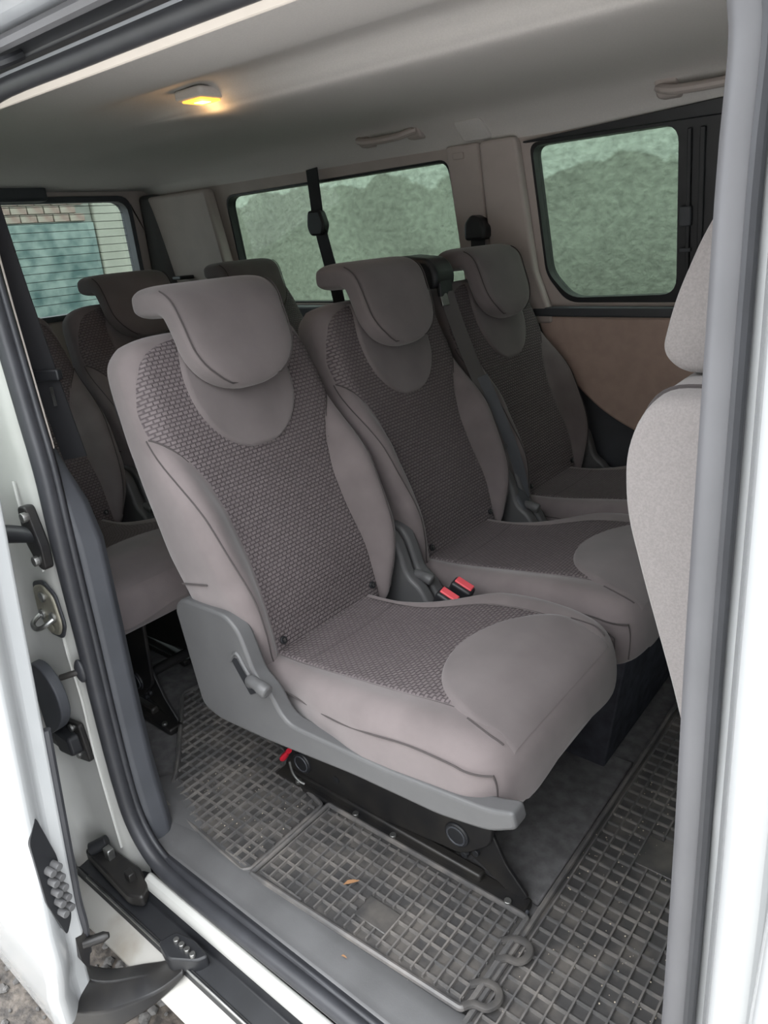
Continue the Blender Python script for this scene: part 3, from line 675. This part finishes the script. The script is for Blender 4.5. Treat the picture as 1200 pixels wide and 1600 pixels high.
tag(build('leaf_scrap', leafy((-.655, .565, .022), .2, .006), 'dry_leaf', org=(-.655, .565, .02)), 'tiny orange leaf scrap on the grey door sill', 'leaf')

# ------------------------------------------------------------------ seats
AN = math.radians(21); SA, CA = math.sin(AN), math.cos(AN)
XJ = -.165   # local x of the cushion / backrest line; seat origin on the floor at world x -.75
def FB(u, v, n): return (XJ-SA*v+CA*n, u, .43+CA*v+SA*n)
def FC(u, v, n):
    if u > .05: u -= (u-.05)*.42*sstep(.27, .12, v)      # the cushion is cut back beside the buckles
    return (XJ+v, u, .43+n)
# backrest profile tables
WOV = [(0, .150), (.10, .150), (.20, .143), (.28, .146), (.34, .157), (.39, .176), (.425, .200), (.452, .221), (.50, .219), (.54, .208), (.575, .190), (.595, .168), (.608, .13), (.614, .09)]
def wov(v): return smooth_tab(v, WOV)
def Wb(v):
    w = smooth_tab(v, [(-.03, .165), (.0, .182), (.06, .206), (.15, .226), (.25, .234), (.36, .232), (.45, .228), (.54, .220), (.60, .212), (.66, .20)])
    R = .052; vt = .632
    if v > vt-R: w -= R-math.sqrt(max(0, R*R-(v-(vt-R))**2))
    return w
def nb(u, v):
    a = abs(u); wo = wov(v); W = Wb(v); s = max(0, (a-wo)/max(.004, W-wo))
    A = .052*sstep(.455, .27, v)*(.55+.45*sstep(-.02, .12, v))
    b = A*math.sin(math.pi*min(1, s*1.25)*.5)**.8 if s > 0 else 0
    c = -.014*(1-(a/.2)**2)*sstep(.5, .3, v)*(1 if a < .2 else 0)
    lum = .012*math.exp(-((v-.12)/.10)**2)
    return b+c*.6+lum-.10*(v-.30)**2
def make_pad(nf, Wf, seam, T, va, vb, ra, rb, re, N=26, back_r=.02, mid=15, side=9):
    def enddrop(v):
        d = 0
        if v < va+ra: d += ra-math.sqrt(max(0, ra*ra-(va+ra-v)**2))
        if v > vb-rb: d += rb-math.sqrt(max(0, rb*rb-(v-(vb-rb))**2))
        return d
    def surf(u, v):
        a = abs(u); W = Wf(v); e = 0
        if a > W-re: t = min(1, (a-(W-re))/re); e = re*(1-math.sqrt(max(0, 1-t*t)))
        return nf(max(-W, min(W, u)), v)-e-enddrop(v)
    vs = [va+ra*(1-math.cos(math.pi/2*k/5)) for k in range(5)]+[va+ra+(vb-rb-va-ra)*k/(N-1) for k in range(N)]+[vb-rb+rb*math.sin(math.pi/2*k/5) for k in range(1, 6)]
    rings = []
    for v in vs:
        W = Wf(v); so = min(seam(v), W*.985); us = []
        for k in range(side): s = 1-k/side; us.append(-(so+(W-so)*math.sin(s*math.pi/2)**.8))
        for k in range(mid): us.append(-so+2*so*k/(mid-1))
        for k in range(1, side+1): s = k/side; us.append(so+(W-so)*math.sin(s*math.pi/2)**.8)
        ring = [(u, v, surf(u, v)) for u in us]
        bk = -T+enddrop(v)*.8
        for k in range(4):
            t = k/3*math.pi/2; ring.append((W-back_r*(1-math.cos(t)), v, min(bk+back_r*(1-math.sin(t)), surf(W, v)-.002)))
        for k in range(7): ring.append(((W-back_r)*(1-2*(k+.5)/7), v, bk))
        for k in range(3, -1, -1):
            t = k/3*math.pi/2; ring.append((-(W-back_r*(1-math.cos(t))), v, min(bk+back_r*(1-math.sin(t)), surf(W, v)-.002)))
        rings.append(ring)
    def shrink(r, f, dv):
        c = [sum(p[i] for p in r)/len(r) for i in range(3)]; return [tuple(c[i]+(p[i]-c[i])*f+(dv if i == 1 else 0) for i in range(3)) for p in r]
    rings = [shrink(rings[0], .3, -.002), shrink(rings[0], .8, -.0015)]+rings+[shrink(rings[-1], .8, .0015), shrink(rings[-1], .3, .002)]
    return rings, surf
def put(rings, frame): return [[frame(*p) for p in r] for r in rings]
def overlay(surf, frame, half, va, vb, off=.003, nu=25, nv=40, er=.007, cu=0, endr=.007, ctr=lambda v: 0, bulge=0):
    """panel laid on a pad: rounded rim, uv in metres"""
    g = G(); vs = []; uvs = []
    ts = []
    for i in range(nu):
        x = -1+2*i/(nu-1); ts.append(math.sin(x*math.pi/2)*.35+x*.65)
    for j in range(nv):
        y = j/(nv-1); y = .5-.5*math.cos(y*math.pi)*.4-(.5-y)*.6 if True else y
        v = va+(vb-va)*max(0, min(1, y)); h = half(v); c = ctr(v)
        for t in ts:
            u = c+t*h; d = min(h*(1-abs(t)), v-va if endr else 9, vb-v if endr else 9)
            k = min(1, max(0, d)/er); o = off*math.sqrt(1-(1-k)**2)-.0015*(1-k)
            o += bulge*(1-t*t)*min(1, (v-va)/.1)*min(1, max(0, (vb-v))/.05)
            vs.append(frame(u, v, surf(u, v)+o)); uvs.append((u, v))
    n = nu; g.add(vs, [(j*n+i, j*n+i+1, (j+1)*n+i+1, (j+1)*n+i) for j in range(nv-1) for i in range(nu-1)]); g.uv = uvs
    return g
def on_surf(surf, frame, uv, r=.0013, off=.0, n=5):
    pts = catmull([(u, v, 0) for u, v in uv], n); g = G()
    g.tube([frame(p.x, p.y, surf(p.x, p.y)+off) for p in pts], r, 6); return g
def make_seat():
    t = thing('van_seat', (-.75, .885, 0)); t['org'] = [0, 0, 0]
    # ---- backrest
    rings, sb = make_pad(nb, Wb, wov, .10, -.035, .632, .03, .04, .045, N=34)
    g = G(); g.loft(put(rings, FB)); br = build('backrest', g, 'velour_side', t, angle=70, subsurf=1)
    build('centre_panel', overlay(sb, FB, lambda v: wov(v), -.012, .613, .003, 41, 64, endr=.0), 'weave', br, angle=80)
    def bibw(v): return .126*math.sqrt(max(.0004, 1-((.505-v)/.128)**2)) if v < .505 else .126-.02*sstep(.52, .62, v)
    build('bib_panel', overlay(sb, FB, bibw, .3775, .618, .0085, 27, 34, .008), 'velour', br, angle=80)
    for s in (-1, 1):
        build('seam', on_surf(sb, FB, [(s*.2235, .450), (s*.2225, .38), (s*.217, .30), (s*.208, .22), (s*.196, .14), (s*.186, .07), (s*.172, .0)], .0014, .0003), 'seam', br)
        g = on_surf(sb, FB, [(s*wov(v)*1.004, v) for v in (0, .08, .16, .24, .30, .36, .40, .43, .45)], .0016, -.0005); build('seam', g, 'seam', br)
        # anchor badge
        p = FB(s*.13, .022, sb(s*.13, .022)+.003); q = FB(s*.13, .022, sb(s*.13, .022)+.008)
        g = G(); g.cyl(p, q, .0078, 14); bd = build('anchor_badge', g, 'black_plastic', br, bevel=.001)
        p2 = FB(s*.13, .022, sb(s*.13, .022)+.0085); g = G(); g.obox(p2, (0, 1, .3), (1, 0, .4), (0, -.3, 1), .002, .0015, .004); build('badge_mark', g, 'steel', bd)
    # side stitch across the near and far side faces
    for s in (-1, 1):
        g = G(); g.tube([FB(s*(Wb(.185)+.0006), .178+.012*k/5, -.012-.078*k/5) for k in range(6)], .0018, 6); build('seam', g, 'seam', br)
    g = G(); g.prism(rpoly([(-.19, .02), (.19, .02), (.218, .15), (.212, .55), (.17, .612), (-.17, .612), (-.212, .55), (-.218, .15)], .03), lambda a, b, d: FB(a, b, d), -.110, -.092); build('rear_shell', g, 'seat_shell', br, bevel=.008, segs=3)
    # ---- headrest: an L-shaped pad hooked over the top
    path = []; n0 = .032
    for k in range(15):
        v = .487+(.638-.487)*k/14; path.append((FB(0, v, n0), (CA, 0, SA), v))
    R = .036; c = Vector(FB(0, .638, n0))-Vector((CA, 0, SA))*R
    for k in range(1, 9):
        a = AN+(math.pi/2-AN)*k/8; d = Vector((math.cos(a), 0, math.sin(a))); path.append((tuple(c+d*R), tuple(d), .638+.004*k))
    e = Vector(path[-1][0])
    for k in range(1, 9):
        path.append((tuple(e+Vector((-.078*k/8, 0, -.004*k/8))), (0, 0, 1), .67+.078*k/8))
    rings = []
    for i, (p, nrm, v) in enumerate(path):
        p = Vector(p); nrm = Vector(nrm)
        if v < .585: w = .120*math.sqrt(max(.0, 1-((.585-v)/.1)**2)) + .004
        else: w = .124+.006*sstep(.6, .68, v)
        h = .030
        if v < .52: h = .010+.020*math.sqrt(max(0, min(1, (v-.4865)/.0335)))
        if v > .728: k = (v-.728)/.020; h = .030*math.sqrt(max(.22, 1-k*k)); w *= (1-.03*k)
        ring = []
        M = 36
        for q in range(M):
            a = 2*math.pi*q/M; ca, sa = math.cos(a), math.sin(a)
            ex = 2/5.5
            yy = w*math.copysign(abs(ca)**ex, ca); hh = h*math.copysign(abs(sa)**(2/4.0), sa)
            ring.append(p+Vector((0, yy, 0))+nrm*hh)
        rings.append(ring)
    g = G(); g.loft(rings); hr = build('headrest', g, 'velour', t, angle=80, subsurf=1)
    sides = []
    for s in (-1, 1):
        pts = []
        for (p, nrm, v) in path[1:21]:
            w = (.120*math.sqrt(max(.0, 1-((.585-v)/.1)**2)) + .004 if v < .585 else .125+.006*sstep(.6, .68, v))
            h = .010+.020*math.sqrt(max(0, min(1, (v-.4865)/.0335))) if v < .52 else .030
            pts.append(Vector(p)+Vector((0, s*w*.955, 0))+Vector(nrm)*h*.775)
        sides.append(pts)
    g = G(); g.tube(sides[0][::-1]+sides[1], .0015, 6); build('piping', g, 'seam', hr)
    # ---- cushion
    def Wc(v):
        w = smooth_tab(v, [(-.04, .185), (.06, .190), (.16, .215), (.26, .232), (.50, .228)])
        Rr, vt = .075, .515
        if v > vt-Rr: w -= Rr-math.sqrt(max(0, Rr*Rr-(v-(vt-Rr))**2))
        return w
    def so(v): return smooth_tab(v, [(-.04, .150), (.05, .150), (.15, .155), (.30, .163), (.42, .156), (.515, .14)])
    def nc(u, v):
        a = abs(u); s = max(0, (a-so(v))/(Wc(v)-so(v)))
        return .004+.048*sstep(.0, .42, v)-.012*sstep(.40, .515, v)+.012*math.sin(min(1, s*1.3)*math.pi/2)*sstep(.5, .3, v)-.008*(1-min(1, a/.16)**2)*sstep(.35, .15, v)
    rings, sc_ = make_pad(nc, Wc, so, .095, -.05, .515, .03, .055, .05, N=30, back_r=.03)
    g = G(); g.loft(put(rings, FC)); cu = build('cushion', g, 'velour_side', t, angle=70, subsurf=1)
    build('centre_panel', overlay(sc_, FC, so, -.02, .44, .003, 37, 44, endr=.0), 'weave', cu, angle=80)
    def fw(v): return .172*math.sqrt(max(.0004, 1-(max(0, (.45-v))/.148)**2))
    def fsurf(u, v): return sc_(u, v)-.0095*sstep(.40, .47, v)
    build('front_panel', overlay(fsurf, FC, lambda v: min(fw(v), Wc(v)*.92), .304, .500, .009, 31, 34, .012, endr=.0), 'velour', cu, angle=80)
    build('seam', on_surf(sc_, FC, [(u, .065) for u in (-.147, -.07, 0, .07, .147)], .0015, .002), 'seam', cu)
    for s in (-1, 1):
        build('seam', on_surf(sc_, FC, [(s*so(v), v) for v in (0, .1, .2, .3, .40, .45)], .0016, -.0003), 'seam', cu)
        build('seam', on_surf(sc_, FC, [(s*.169, .425), (s*.173, .445), (s*.176, .468), (s*.172, .487)], .0014, .0006), 'seam', cu)
        # low side seam and front corner seam
        pts = [FC(s*(Wc(v)+.0002), v, nc(0, v)-.034) for v in (.02, .10, .2, .28, .36, .43, .455, .475, .49)]
        g = G(); g.tube(catmull(pts, 4), .0016, 6); build('seam', g, 'seam', cu)
        pts = [FC(s*(Wc(.49)-.002), .4905, nc(0, .49)-.034), FC(s*(Wc(.495)-.001), .494, nc(0, .49)-.06), FC(s*(Wc(.495)-.001), .493, -.07)]
        g = G(); g.tube(catmull(pts, 4), .0015, 6); build('seam', g, 'seam', cu)
    # ---- side valances
    val = [(-.350, .520), (-.325, .545), (-.195, .548), (-.165, .525), (-.148, .478), (-.138, .445), (-.105, .425), (-.075, .372), (.15, .382), (.33, .402), (.372, .418), (.378, .392), (.335, .364), (.25, .346), (.08, .335), (-.12, .310), (-.27, .298), (-.318, .312)]
    vp = rpoly(val, [.015, .02, .03, .03, .02, .02, .02, .03, .02, .02, .008, .008, .02, .02, .02, .02, .03, .02], 4)
    for s in (-1, 1):
        g = G(); g.prism(vp if s < 0 else rpoly(val[:8]+[(.04, .375), (.05, .35)]+val[15:], .02, 4), lambda a, b, d: (a, s*(.232+d), b), -.028, .004); va_ = build('side_cover', g, 'grey_plastic', t, bevel=.009, segs=3)
        if s > 0: continue
        g = G(); g.prism(rpoly([(-.200, .462), (-.178, .466), (-.138, .410), (-.158, .398)], .003), lambda a, b, d: (a, s*(.232+d), b), -.004, .0052); build('lever_slot', g, 'black_plastic', va_, bevel=.001)
        g = G(); g.tube(catmull([(-.200, s*.237, .455), (-.178, s*.237, .478), (-.160, s*.237, .455), (-.135, s*.237, .42)], 4), .004, 6, flat=.8); build('slot_rim', g, 'grey_plastic', va_)
        g = G(); g.tube(catmull([(-.150, s*.236, .425), (-.138, s*.244, .440), (-.110, s*.250, .443), (-.088, s*.250, .437)], 5), [.009]+[.011]*10+[.013]*4+[.010], 12); build('recline_lever', g, 'grey_plastic', va_, subsurf=1)
    g = G()
    for s in (-1, 1):
        pass
    # nose strip linking the covers
    # ---- steel base
    for s, yl in ((-1, -.050), (1, .165)):
        pl = rpoly([(-.335, .30), (.245, .36), (.222, .115), (.16, .058), (-.05, .030), (-.30, .016), (-.325, .08)], .02)
        g = G(); g.prism(pl, lambda a, b, d: (a, yl+s*d, b), -.004, .006); bs = build('base_plate', g, 'black_metal', t, bevel=.003)
        for x, z in ((-.262, .068), (.150, .102)):
            g = G(); g.cyl((x, yl+s*.002, z), (x, yl+s*.011, z), .026, 20); dk = build('pivot_cap', g, 'black_plastic', bs, bevel=.003)
            g = G(); g.tube([(x+.019*math.cos(k*math.pi/8), yl+s*.0115, z+.019*math.sin(k*math.pi/8)) for k in range(16)], .0018, 6, closed=True); build('cap_ring', g, 'dark_plastic', dk)
        g = G(); g.cyl((-.160, yl, .072), (-.160, yl+s*.0072, .072), .009, 12); build('bolt_hole', g, 'black_plastic', bs)
        if s > 0:
            g = G(); g.box(-.34, .06, yl-.026, yl+.014, .0, .018); build('floor_rail', g, 'black_metal', t, bevel=.004)
            continue
        g = G(); g.prism(rpoly([(.155, .11), (.21, .15), (.245, .075), (.292, .022), (.262, .008), (.19, .045), (.13, .07)], .012), lambda a, b, d: (a, yl-s*.010+s*d, b), -.004, .005); fl_ = build('leg', g, 'black_metal', t, bevel=.002)
        for x, z in ((.165, .064), (.185, .072), (.160, .052)):
            g = G(); g.cyl((x, yl-s*.010, z), (x, yl+s*.002, z), .007, 12); build('bolt', g, 'black_plastic', fl_, bevel=.001)
        g = G(); g.prism(rpoly([(-.31, .10), (-.22, .09), (-.20, .02), (-.30, .012)], .012), lambda a, b, d: (a, yl-s*.010+s*d, b), -.004, .005); build('leg', g, 'black_metal', t, bevel=.002)
        g = G(); g.box(-.34, .295, yl-.026, yl+.014, .0, .018); rl = build('floor_rail', g, 'black_metal', t, bevel=.004)
        g = G(); g.box(-.30, .20, yl-.012, yl+.010, .014, .034); build('rail_slide', g, 'black_metal', rl, bevel=.005)
        for x in (.0, .262, -.10, -.27):
            g = G(); g.cyl((x, yl-.018, .016), (x, yl-.018, .024), .007, 10); build('rail_bolt', g, 'steel', rl, bevel=.001)
    g = G(); g.cyl((-.262, -.048, .068), (-.262, .163, .068), .014, 14); build('cross_tube', g, 'black_metal', t)
    g = G(); g.cyl((.150, -.048, .102), (.150, .163, .102), .014, 14); build('cross_tube', g, 'black_metal', t)
    g = G(); g.prism(rpoly([(-.24, .32), (.33, .385), (.33, .365), (-.24, .295)], .005), lambda a, b, d: (a, d, b), -.2, .2); build('seat_pan', g, 'black_plastic', t, bevel=.004)
    return t
GRP = 'cloth seats of the middle and rear rows'
seat = make_seat()
tag(seat, 'nearest grey cloth seat, brightly lit, beside the open door', 'seat', GRP)
spots = [((-.75, 1.365), 'grey cloth seat in the middle of the centre row, red buckles beside it'),
         ((-.75, 1.845), 'dark shaded cloth seat by the beige door panel, farthest in the centre row'),
         ((-1.72, 1.315), 'shaded rear-row seat directly behind the nearest seat'),
         ((-1.72, 1.795), 'rear-row seat whose headrest shows before the far quarter window'),
         ((-1.72, .835), 'rear-row seat behind the door pillar, its grey cushion showing')]
for (x, y), lab in spots:
    c = copy_tree(seat); c.location = (x, y, 0); c['label'] = lab
# the middle and far seat stand on a closed carpeted box instead of open legs and long covers
short = rpoly([(-.350, .520), (-.325, .545), (-.195, .548), (-.165, .525), (-.148, .478), (-.138, .445), (-.105, .425), (-.075, .372), (.04, .375), (.05, .35), (-.12, .310), (-.27, .298), (-.318, .312)], .02, 4)
sm = []
for sgn in (-1, 1):
    g = G(); g.prism(short, lambda a, b, d: (a, sgn*(.232+d), b), -.028, .004); o_ = build('cover_mesh', g, 'grey_plastic'); sm.append(o_.data); bpy.data.objects.remove(o_)
for nm in ('van_seat.001', 'van_seat.002'):
    q = bpy.data.objects[nm]
    for ch in list(q.children):
        base = ch.name.split('.')[0]
        if base in ('leg', 'floor_rail', 'base_plate', 'cross_tube'):
            for c2 in list(ch.children_recursive)+[ch]: bpy.data.objects.remove(c2)
        elif base == 'side_cover':
            ch.data = sm[0] if ch.data.vertices[0].co.y < 0 else sm[1]
    lo_, hi_ = (-.115, .24) if nm.endswith('1') else (-.24, .24)
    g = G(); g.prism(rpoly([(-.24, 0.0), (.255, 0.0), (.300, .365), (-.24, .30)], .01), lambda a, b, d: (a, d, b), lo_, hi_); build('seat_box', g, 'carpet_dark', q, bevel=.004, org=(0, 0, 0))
# red release strap on the nearest seat
rs = thing('release_strap', (-1.03, .80, .10), 'small red release strap under the nearest seat', 'strap')
g = G(); g.tube(catmull([(-1.010, .795, .125), (-1.022, .795, .110), (-1.033, .793, .094)], 4), [.008]*5+[.010]*3+[.008], 10, flat=.7); build('tab', g, 'red_strap', rs)
g = G(); g.tube(catmull([(-1.02, .80, .088), (-1.015, .80, .06), (-1.005, .805, .04), (-.995, .812, .03)], 5), .003, 6); build('cable', g, 'steel', rs)

# ------------------------------------------------------------------ buckles between nearest and middle seat
def buckle(c, lab, tilt):
    t = thing('belt_buckle', c, lab, 'buckle', 'red belt buckles'); c = Vector(c)
    up = Vector((.45, -.10, .88)).normalized(); lat = Vector((-.10, 1, .12)).normalized(); lat = (lat-up*lat.dot(up)).normalized(); fw = lat.cross(up)
    g = G(); g.obox(c, fw, lat, up, .024, .014, .040); build('housing', g, 'black_plastic', t, bevel=.006, segs=3)
    g = G(); g.obox(c+up*.039+lat*.003, fw, lat, up, .0195, .0085, .0045); build('release_button', g, 'red_plastic', t, bevel=.002)
    g = G(); g.tube([c-up*.04, c-up*.13+fw*-.02], .010, 8, flat=.4); build('stalk', g, 'black_belt', t)
buckle((-.765, 1.048, .425), 'red-button seat belt buckle closest to the nearest seat', 0)
buckle((-.757, 1.090, .432), 'red-button seat belt buckle closest to the middle seat', 0)

# ------------------------------------------------------------------ seat belts
def strap(path, w, side, th=.0014):
    """flat strap; side = width direction per point"""
    g = G(); P = [Vector(p) for p in path]; rings = []
    for i, p in enumerate(P):
        t = (P[min(i+1, len(P)-1)]-P[max(i-1, 0)]).normalized(); s = Vector(side[i] if isinstance(side, list) else side); s = (s-t*s.dot(t)).normalized(); n = t.cross(s)
        rings.append([p-s*w/2-n*th/2, p+s*w/2-n*th/2, p+s*w/2+n*th/2, p-s*w/2+n*th/2])
    return g.loft(rings)
mb = thing('shoulder_belt', (-1.1, 1.60, 1.0), 'dark shoulder belt running down between middle and far seats', 'seat belt')
g = G(); g.prism(rpoly([(-1.30, 1.00), (-1.29, 1.07), (-1.22, 1.085), (-1.13, 1.075), (-1.105, 1.04), (-1.11, 1.00)], .02), lambda a, b, d: (a, d, b), 1.555, 1.645); build('guide_housing', g, 'black_plastic', mb, bevel=.015, segs=3)
g = G(); g.obox((-1.112, 1.6, 1.0), (0, 1, 0), (1, 0, .1), (-.1, 0, 1), .028, .006, .02); build('guide_slot', g, 'black_plastic', mb, bevel=.003)
pth = catmull([(-1.108, 1.60, .99), (-1.085, 1.597, .93), (-1.04, 1.60, .82), (-.985, 1.606, .70), (-.935, 1.612, .58), (-.91, 1.617, .48), (-.905, 1.62, .40)], 5)
g = strap(pth, .046, [(.35, .94, 0)]*len(pth)); build('webbing', g, 'grey_belt', mb, bevel=.0)
g = strap(pth[12:], .05, [(.75, .66, 0)]*len(pth[12:]), .006); build('sleeve', g, 'dark_plastic', mb)
g = G(); g.obox((-1.105, 1.585, .972), (.3, 1, 0), (1, -.3, .2), (-.3, 0, 1), .012, .004, .016); build('tongue', g, 'steel', mb, bevel=.002)
g = G(); g.cyl((-.935, 1.594, .60), (-.931, 1.586, .602), .006, 12); build('stud', g, 'black_plastic', mb)
g = G(); g.prism(rpoly([(-.95, .34), (-.86, .36), (-.87, .44), (-.91, .49), (-.945, .47)], .02), lambda a, b, d: (a, d, b), 1.575, 1.625); build('anchor_cover', g, 'dark_plastic', mb, bevel=.01, segs=3)

qb = thing('quarter_belt', (-1.95, 2.04, 1.35), 'black belt hanging across the far quarter window', 'seat belt')
pth = catmull([(-1.965, 2.035, 1.372), (-1.955, 2.03, 1.26), (-1.945, 2.025, 1.19), (-1.915, 2.02, 1.08), (-1.88, 2.01, .98), (-1.85, 2.0, .86)], 5)
g = strap(pth, .055, (1, 0, 0), .003); build('webbing', g, 'black_belt', qb)
g = G(); g.prism(rpoly([(-1.995, 1.18), (-1.985, 1.235), (-1.925, 1.235), (-1.905, 1.185), (-1.92, 1.15), (-1.98, 1.15)], .012), lambda a, b, d: (a, d, b), 2.008, 2.042); build('guide', g, 'black_plastic', qb, bevel=.008, segs=3)
pb = thing('pillar_belt', (-1.29, 2.05, 1.13), 'black belt anchor and webbing on far beige pillar', 'seat belt')
g = G(); g.prism(rpoly([(-1.325, 1.10), (-1.325, 1.15), (-1.30, 1.175), (-1.27, 1.165), (-1.25, 1.135), (-1.255, 1.10)], .012), lambda a, b, d: (a, d, b), 2.022, 2.075); build('guide', g, 'black_plastic', pb, bevel=.008, segs=3)
g = strap(catmull([(-1.288, 2.045, 1.12), (-1.288, 2.045, 1.03), (-1.285, 2.05, .90)], 5), .05, (1, 0, 0), .003); build('webbing', g, 'black_belt', pb)
nbelt = thing('door_pillar_belt', (-1.33, .58, 1.1), 'dark belt hanging beside the cream strip of the near pillar', 'seat belt')
pth = catmull([(-1.345, .60, 1.26), (-1.315, .60, 1.10), (-1.300, .605, .99), (-1.29, .61, .90), (-1.275, .615, .80)], 5)
g = strap(pth, .048, (.75, .45, 0), .003); build('webbing', g, 'black_belt', nbelt)
g = G(); g.obox((-1.297, .603, .955), (.75, .45, 0), (-.45, .75, 0), (0, 0, 1), .034, .008, .010); build('tongue', g, 'black_plastic', nbelt, bevel=.003)
g = G(); g.obox((-1.277, .603, .918), (.2, -.1, 1), (.75, .45, 0), (-.45, .75, 0), .018, .002, .002); build('tongue_blade', g, 'steel', nbelt)

# ------------------------------------------------------------------ ceiling fittings
lampt = thing('dome_lamp', (-1.504, 1.22, 1.452), 'glowing orange interior lamp set in the headliner', 'lamp')
g = G(); g.prism(rpoly([(-1.553, 1.176), (-1.456, 1.176), (-1.456, 1.263), (-1.553, 1.263)], .012), lambda a, b, d: (a, b, d), 1.4606, 1.482); build('housing', g, 'headliner', lampt, bevel=.006, segs=3)
g = G(); g.prism(rpoly([(-1.54, 1.187), (-1.468, 1.187), (-1.468, 1.252), (-1.54, 1.252)], .006), lambda a, b, d: (a, b, d), 1.4565, 1.4612); build('lens', g, 'lamp_glow', lampt, bevel=.002)
g = G(); g.box(-1.52, -1.488, 1.206, 1.232, 1.4550, 1.4570); build('bulb_window', g, 'lamp_core', lampt, bevel=.001)
ld = bpy.data.lights.new('dome_light', 'POINT'); ld.energy = .07; ld.color = (1, .6, .25); ld.shadow_soft_size = .02
lo = bpy.data.objects.new('bulb_light', ld); COL.objects.link(lo); lo.parent = lampt; lo.location = (0, 0, -.025)

def grab(xa, xb, z, lab):
    t = thing('grab_handle', ((xa+xb)/2, 2.02, z), lab, 'handle', 'ceiling grab handles')
    def yc(zz): return 2.035-.5*max(0, zz-1.40)
    pts = [(xa+.012, 1.985, z), (xa+.03, 1.968, z-.006), (xa+.06, 1.960, z-.012), ((xa+xb)/2, 1.957, z-.014), (xb-.06, 1.960, z-.012), (xb-.03, 1.968, z-.006), (xb-.012, 1.985, z)]
    pp = catmull(pts, 5); g = G(); g.tube(pp, .015, 10, flat=.75); build('grip', g, 'beige_trim', t)
    for x in (xa, xb-.05):
        g = G(); g.prism(rpoly([(x, z-.022), (x+.055, z-.022), (x+.055, z+.020), (x, z+.020)], .012), lambda a, b, d: (a, 2.000+d-.8*(b-z), b), -.020, .02); build('mount', g, 'beige_trim', t, bevel=.006, segs=3)
grab(-1.70, -1.455, 1.426, 'beige grab handle above the far quarter window')
grab(-.735, -.49, 1.420, 'beige grab handle above the sliding window, near the front')
ck = thing('socket_cover', (-1.275, 1.99, 1.41), 'square beige cover plate on headliner above the far pillar', 'cover')
g = G(); g.prism(rpoly([(-1.325, 1.378), (-1.232, 1.378), (-1.232, 1.428), (-1.325, 1.428)], .012), lambda a, b, d: (a, 2.046+d-1.15*(b-1.378), b), -.008, .02); build('plate', g, 'headliner', ck, bevel=.003, segs=2)

# ------------------------------------------------------------------ front passenger seat
fs = thing('front_seat', (0, .93, 0), 'light grey front passenger seat back at right behind the door pillar', 'seat')
def side_pad(name, prof, y0, y1, m, bev, r=.03):
    P = rpoly(prof, r, 6); cx = sum(p[0] for p in P)/len(P); cz_ = sum(p[1] for p in P)/len(P)
    rings = []
    ym = (y0+y1)/2; hw = (y1-y0)/2
    for k in range(17):
        a = -math.pi/2+math.pi*k/16; yy = ym+hw*math.copysign(abs(math.sin(a))**.9, math.sin(a)); sc = abs(math.cos(a))**.28 if k not in (0, 16) else .0
        sc = .55+.45*sc if k not in (0, 16) else .5
        rings.append([(cx+(p[0]-cx)*(1-(1-sc)*bev), yy, cz_+(p[1]-cz_)*(1-(1-sc)*bev)) for p in P])
    g = G(); g.loft(rings); o = build(name, g, m, fs, angle=80)
    for k in (3, 13):
        g = G(); g.tube([(cx+(p[0]-cx)*1.003, p[1], cz_+(p[2]-cz_)*1.003) for p in rings[k]], .0025, 6, closed=True); build('piping', g, 'seam', o)
    return o
fb = side_pad('backrest', [(-.13, .40), (-.165, .52), (-.205, .66), (-.244, .78), (-.268, .86), (-.272, .93), (-.25, .985), (-.16, .99), (-.12, .93), (-.07, .7), (.0, .45), (-.02, .38)], .695, 1.165, 'front_cloth', .18)
fh = side_pad('headrest', [(-.245, .985), (-.268, 1.005), (-.258, 1.06), (-.232, 1.13), (-.195, 1.19), (-.15, 1.205), (-.12, 1.17), (-.125, 1.05), (-.15, .985)], .775, 1.085, 'front_cloth', .22, .025)
side_pad('cushion', [(-.05, .30), (-.05, .42), (.45, .47), (.50, .42), (.48, .30)], .69, 1.17, 'front_cloth', .15)
g = G(); g.box(.0, .42, .76, 1.10, -.004, .30); build('base', g, 'black_metal', fs, bevel=.02)
# driver seat: a copy on the far side
ds2 = copy_tree(fs); ds2.location = (0.02, 1.80, 0); ds2['label'] = 'driver seat hidden mostly by the front passenger seat'; ds2['group'] = fs['group'] = 'light grey front seats'
# windscreen wall
wsc = rpoly([(.66, .92), (2.04, .92), (1.98, 1.30), (.72, 1.30)], .06)
XF = lambda a, b, d: (1.30+d-.5*(b-.92), a, b)
g = G(); g.plate([(.40, .80), (2.16, .80), (2.10, 1.52), (.46, 1.52)], [wsc], XF, 0, .04); tag(build('wall_front', g, 'beige_trim', bevel=.005), kind='structure')
win6 = thing('window_6', (1.2, 1.365, 1.1), kind='structure')
g = G(); g.prism(wsc, XF, .015, .02); build('pane', g, 'rear_glass', win6, smooth=False)
win7 = thing('window_7', (.4, .43, 1.1), kind='structure')
g = G(); g.add([(0.02, .405, .94), (.95, .405, .94), (.80, .46, 1.40), (0.02, .46, 1.40)], [(0, 1, 2, 3)]); build('pane', g, 'tint_glass', win7, smooth=False)
# dashboard, simple but real, beyond the pillar
g = G(); g.loft([[(.80, y, -.0), (.78, y, .45), (.72, y, .62), (.80, y, .78), (1.1, y, .86), (1.25, y, .86), (1.25, y, 0)] for y in (.60, 1.0, 1.6, 2.12)])
db = tag(build('dashboard', g, 'dark_plastic', bevel=.03, segs=3, org=(1.0, 1.365, 0)), 'dark dashboard at the very front behind the door pillar', 'dashboard')

for o in bpy.data.objects:
    if 'org' in o: del o['org']
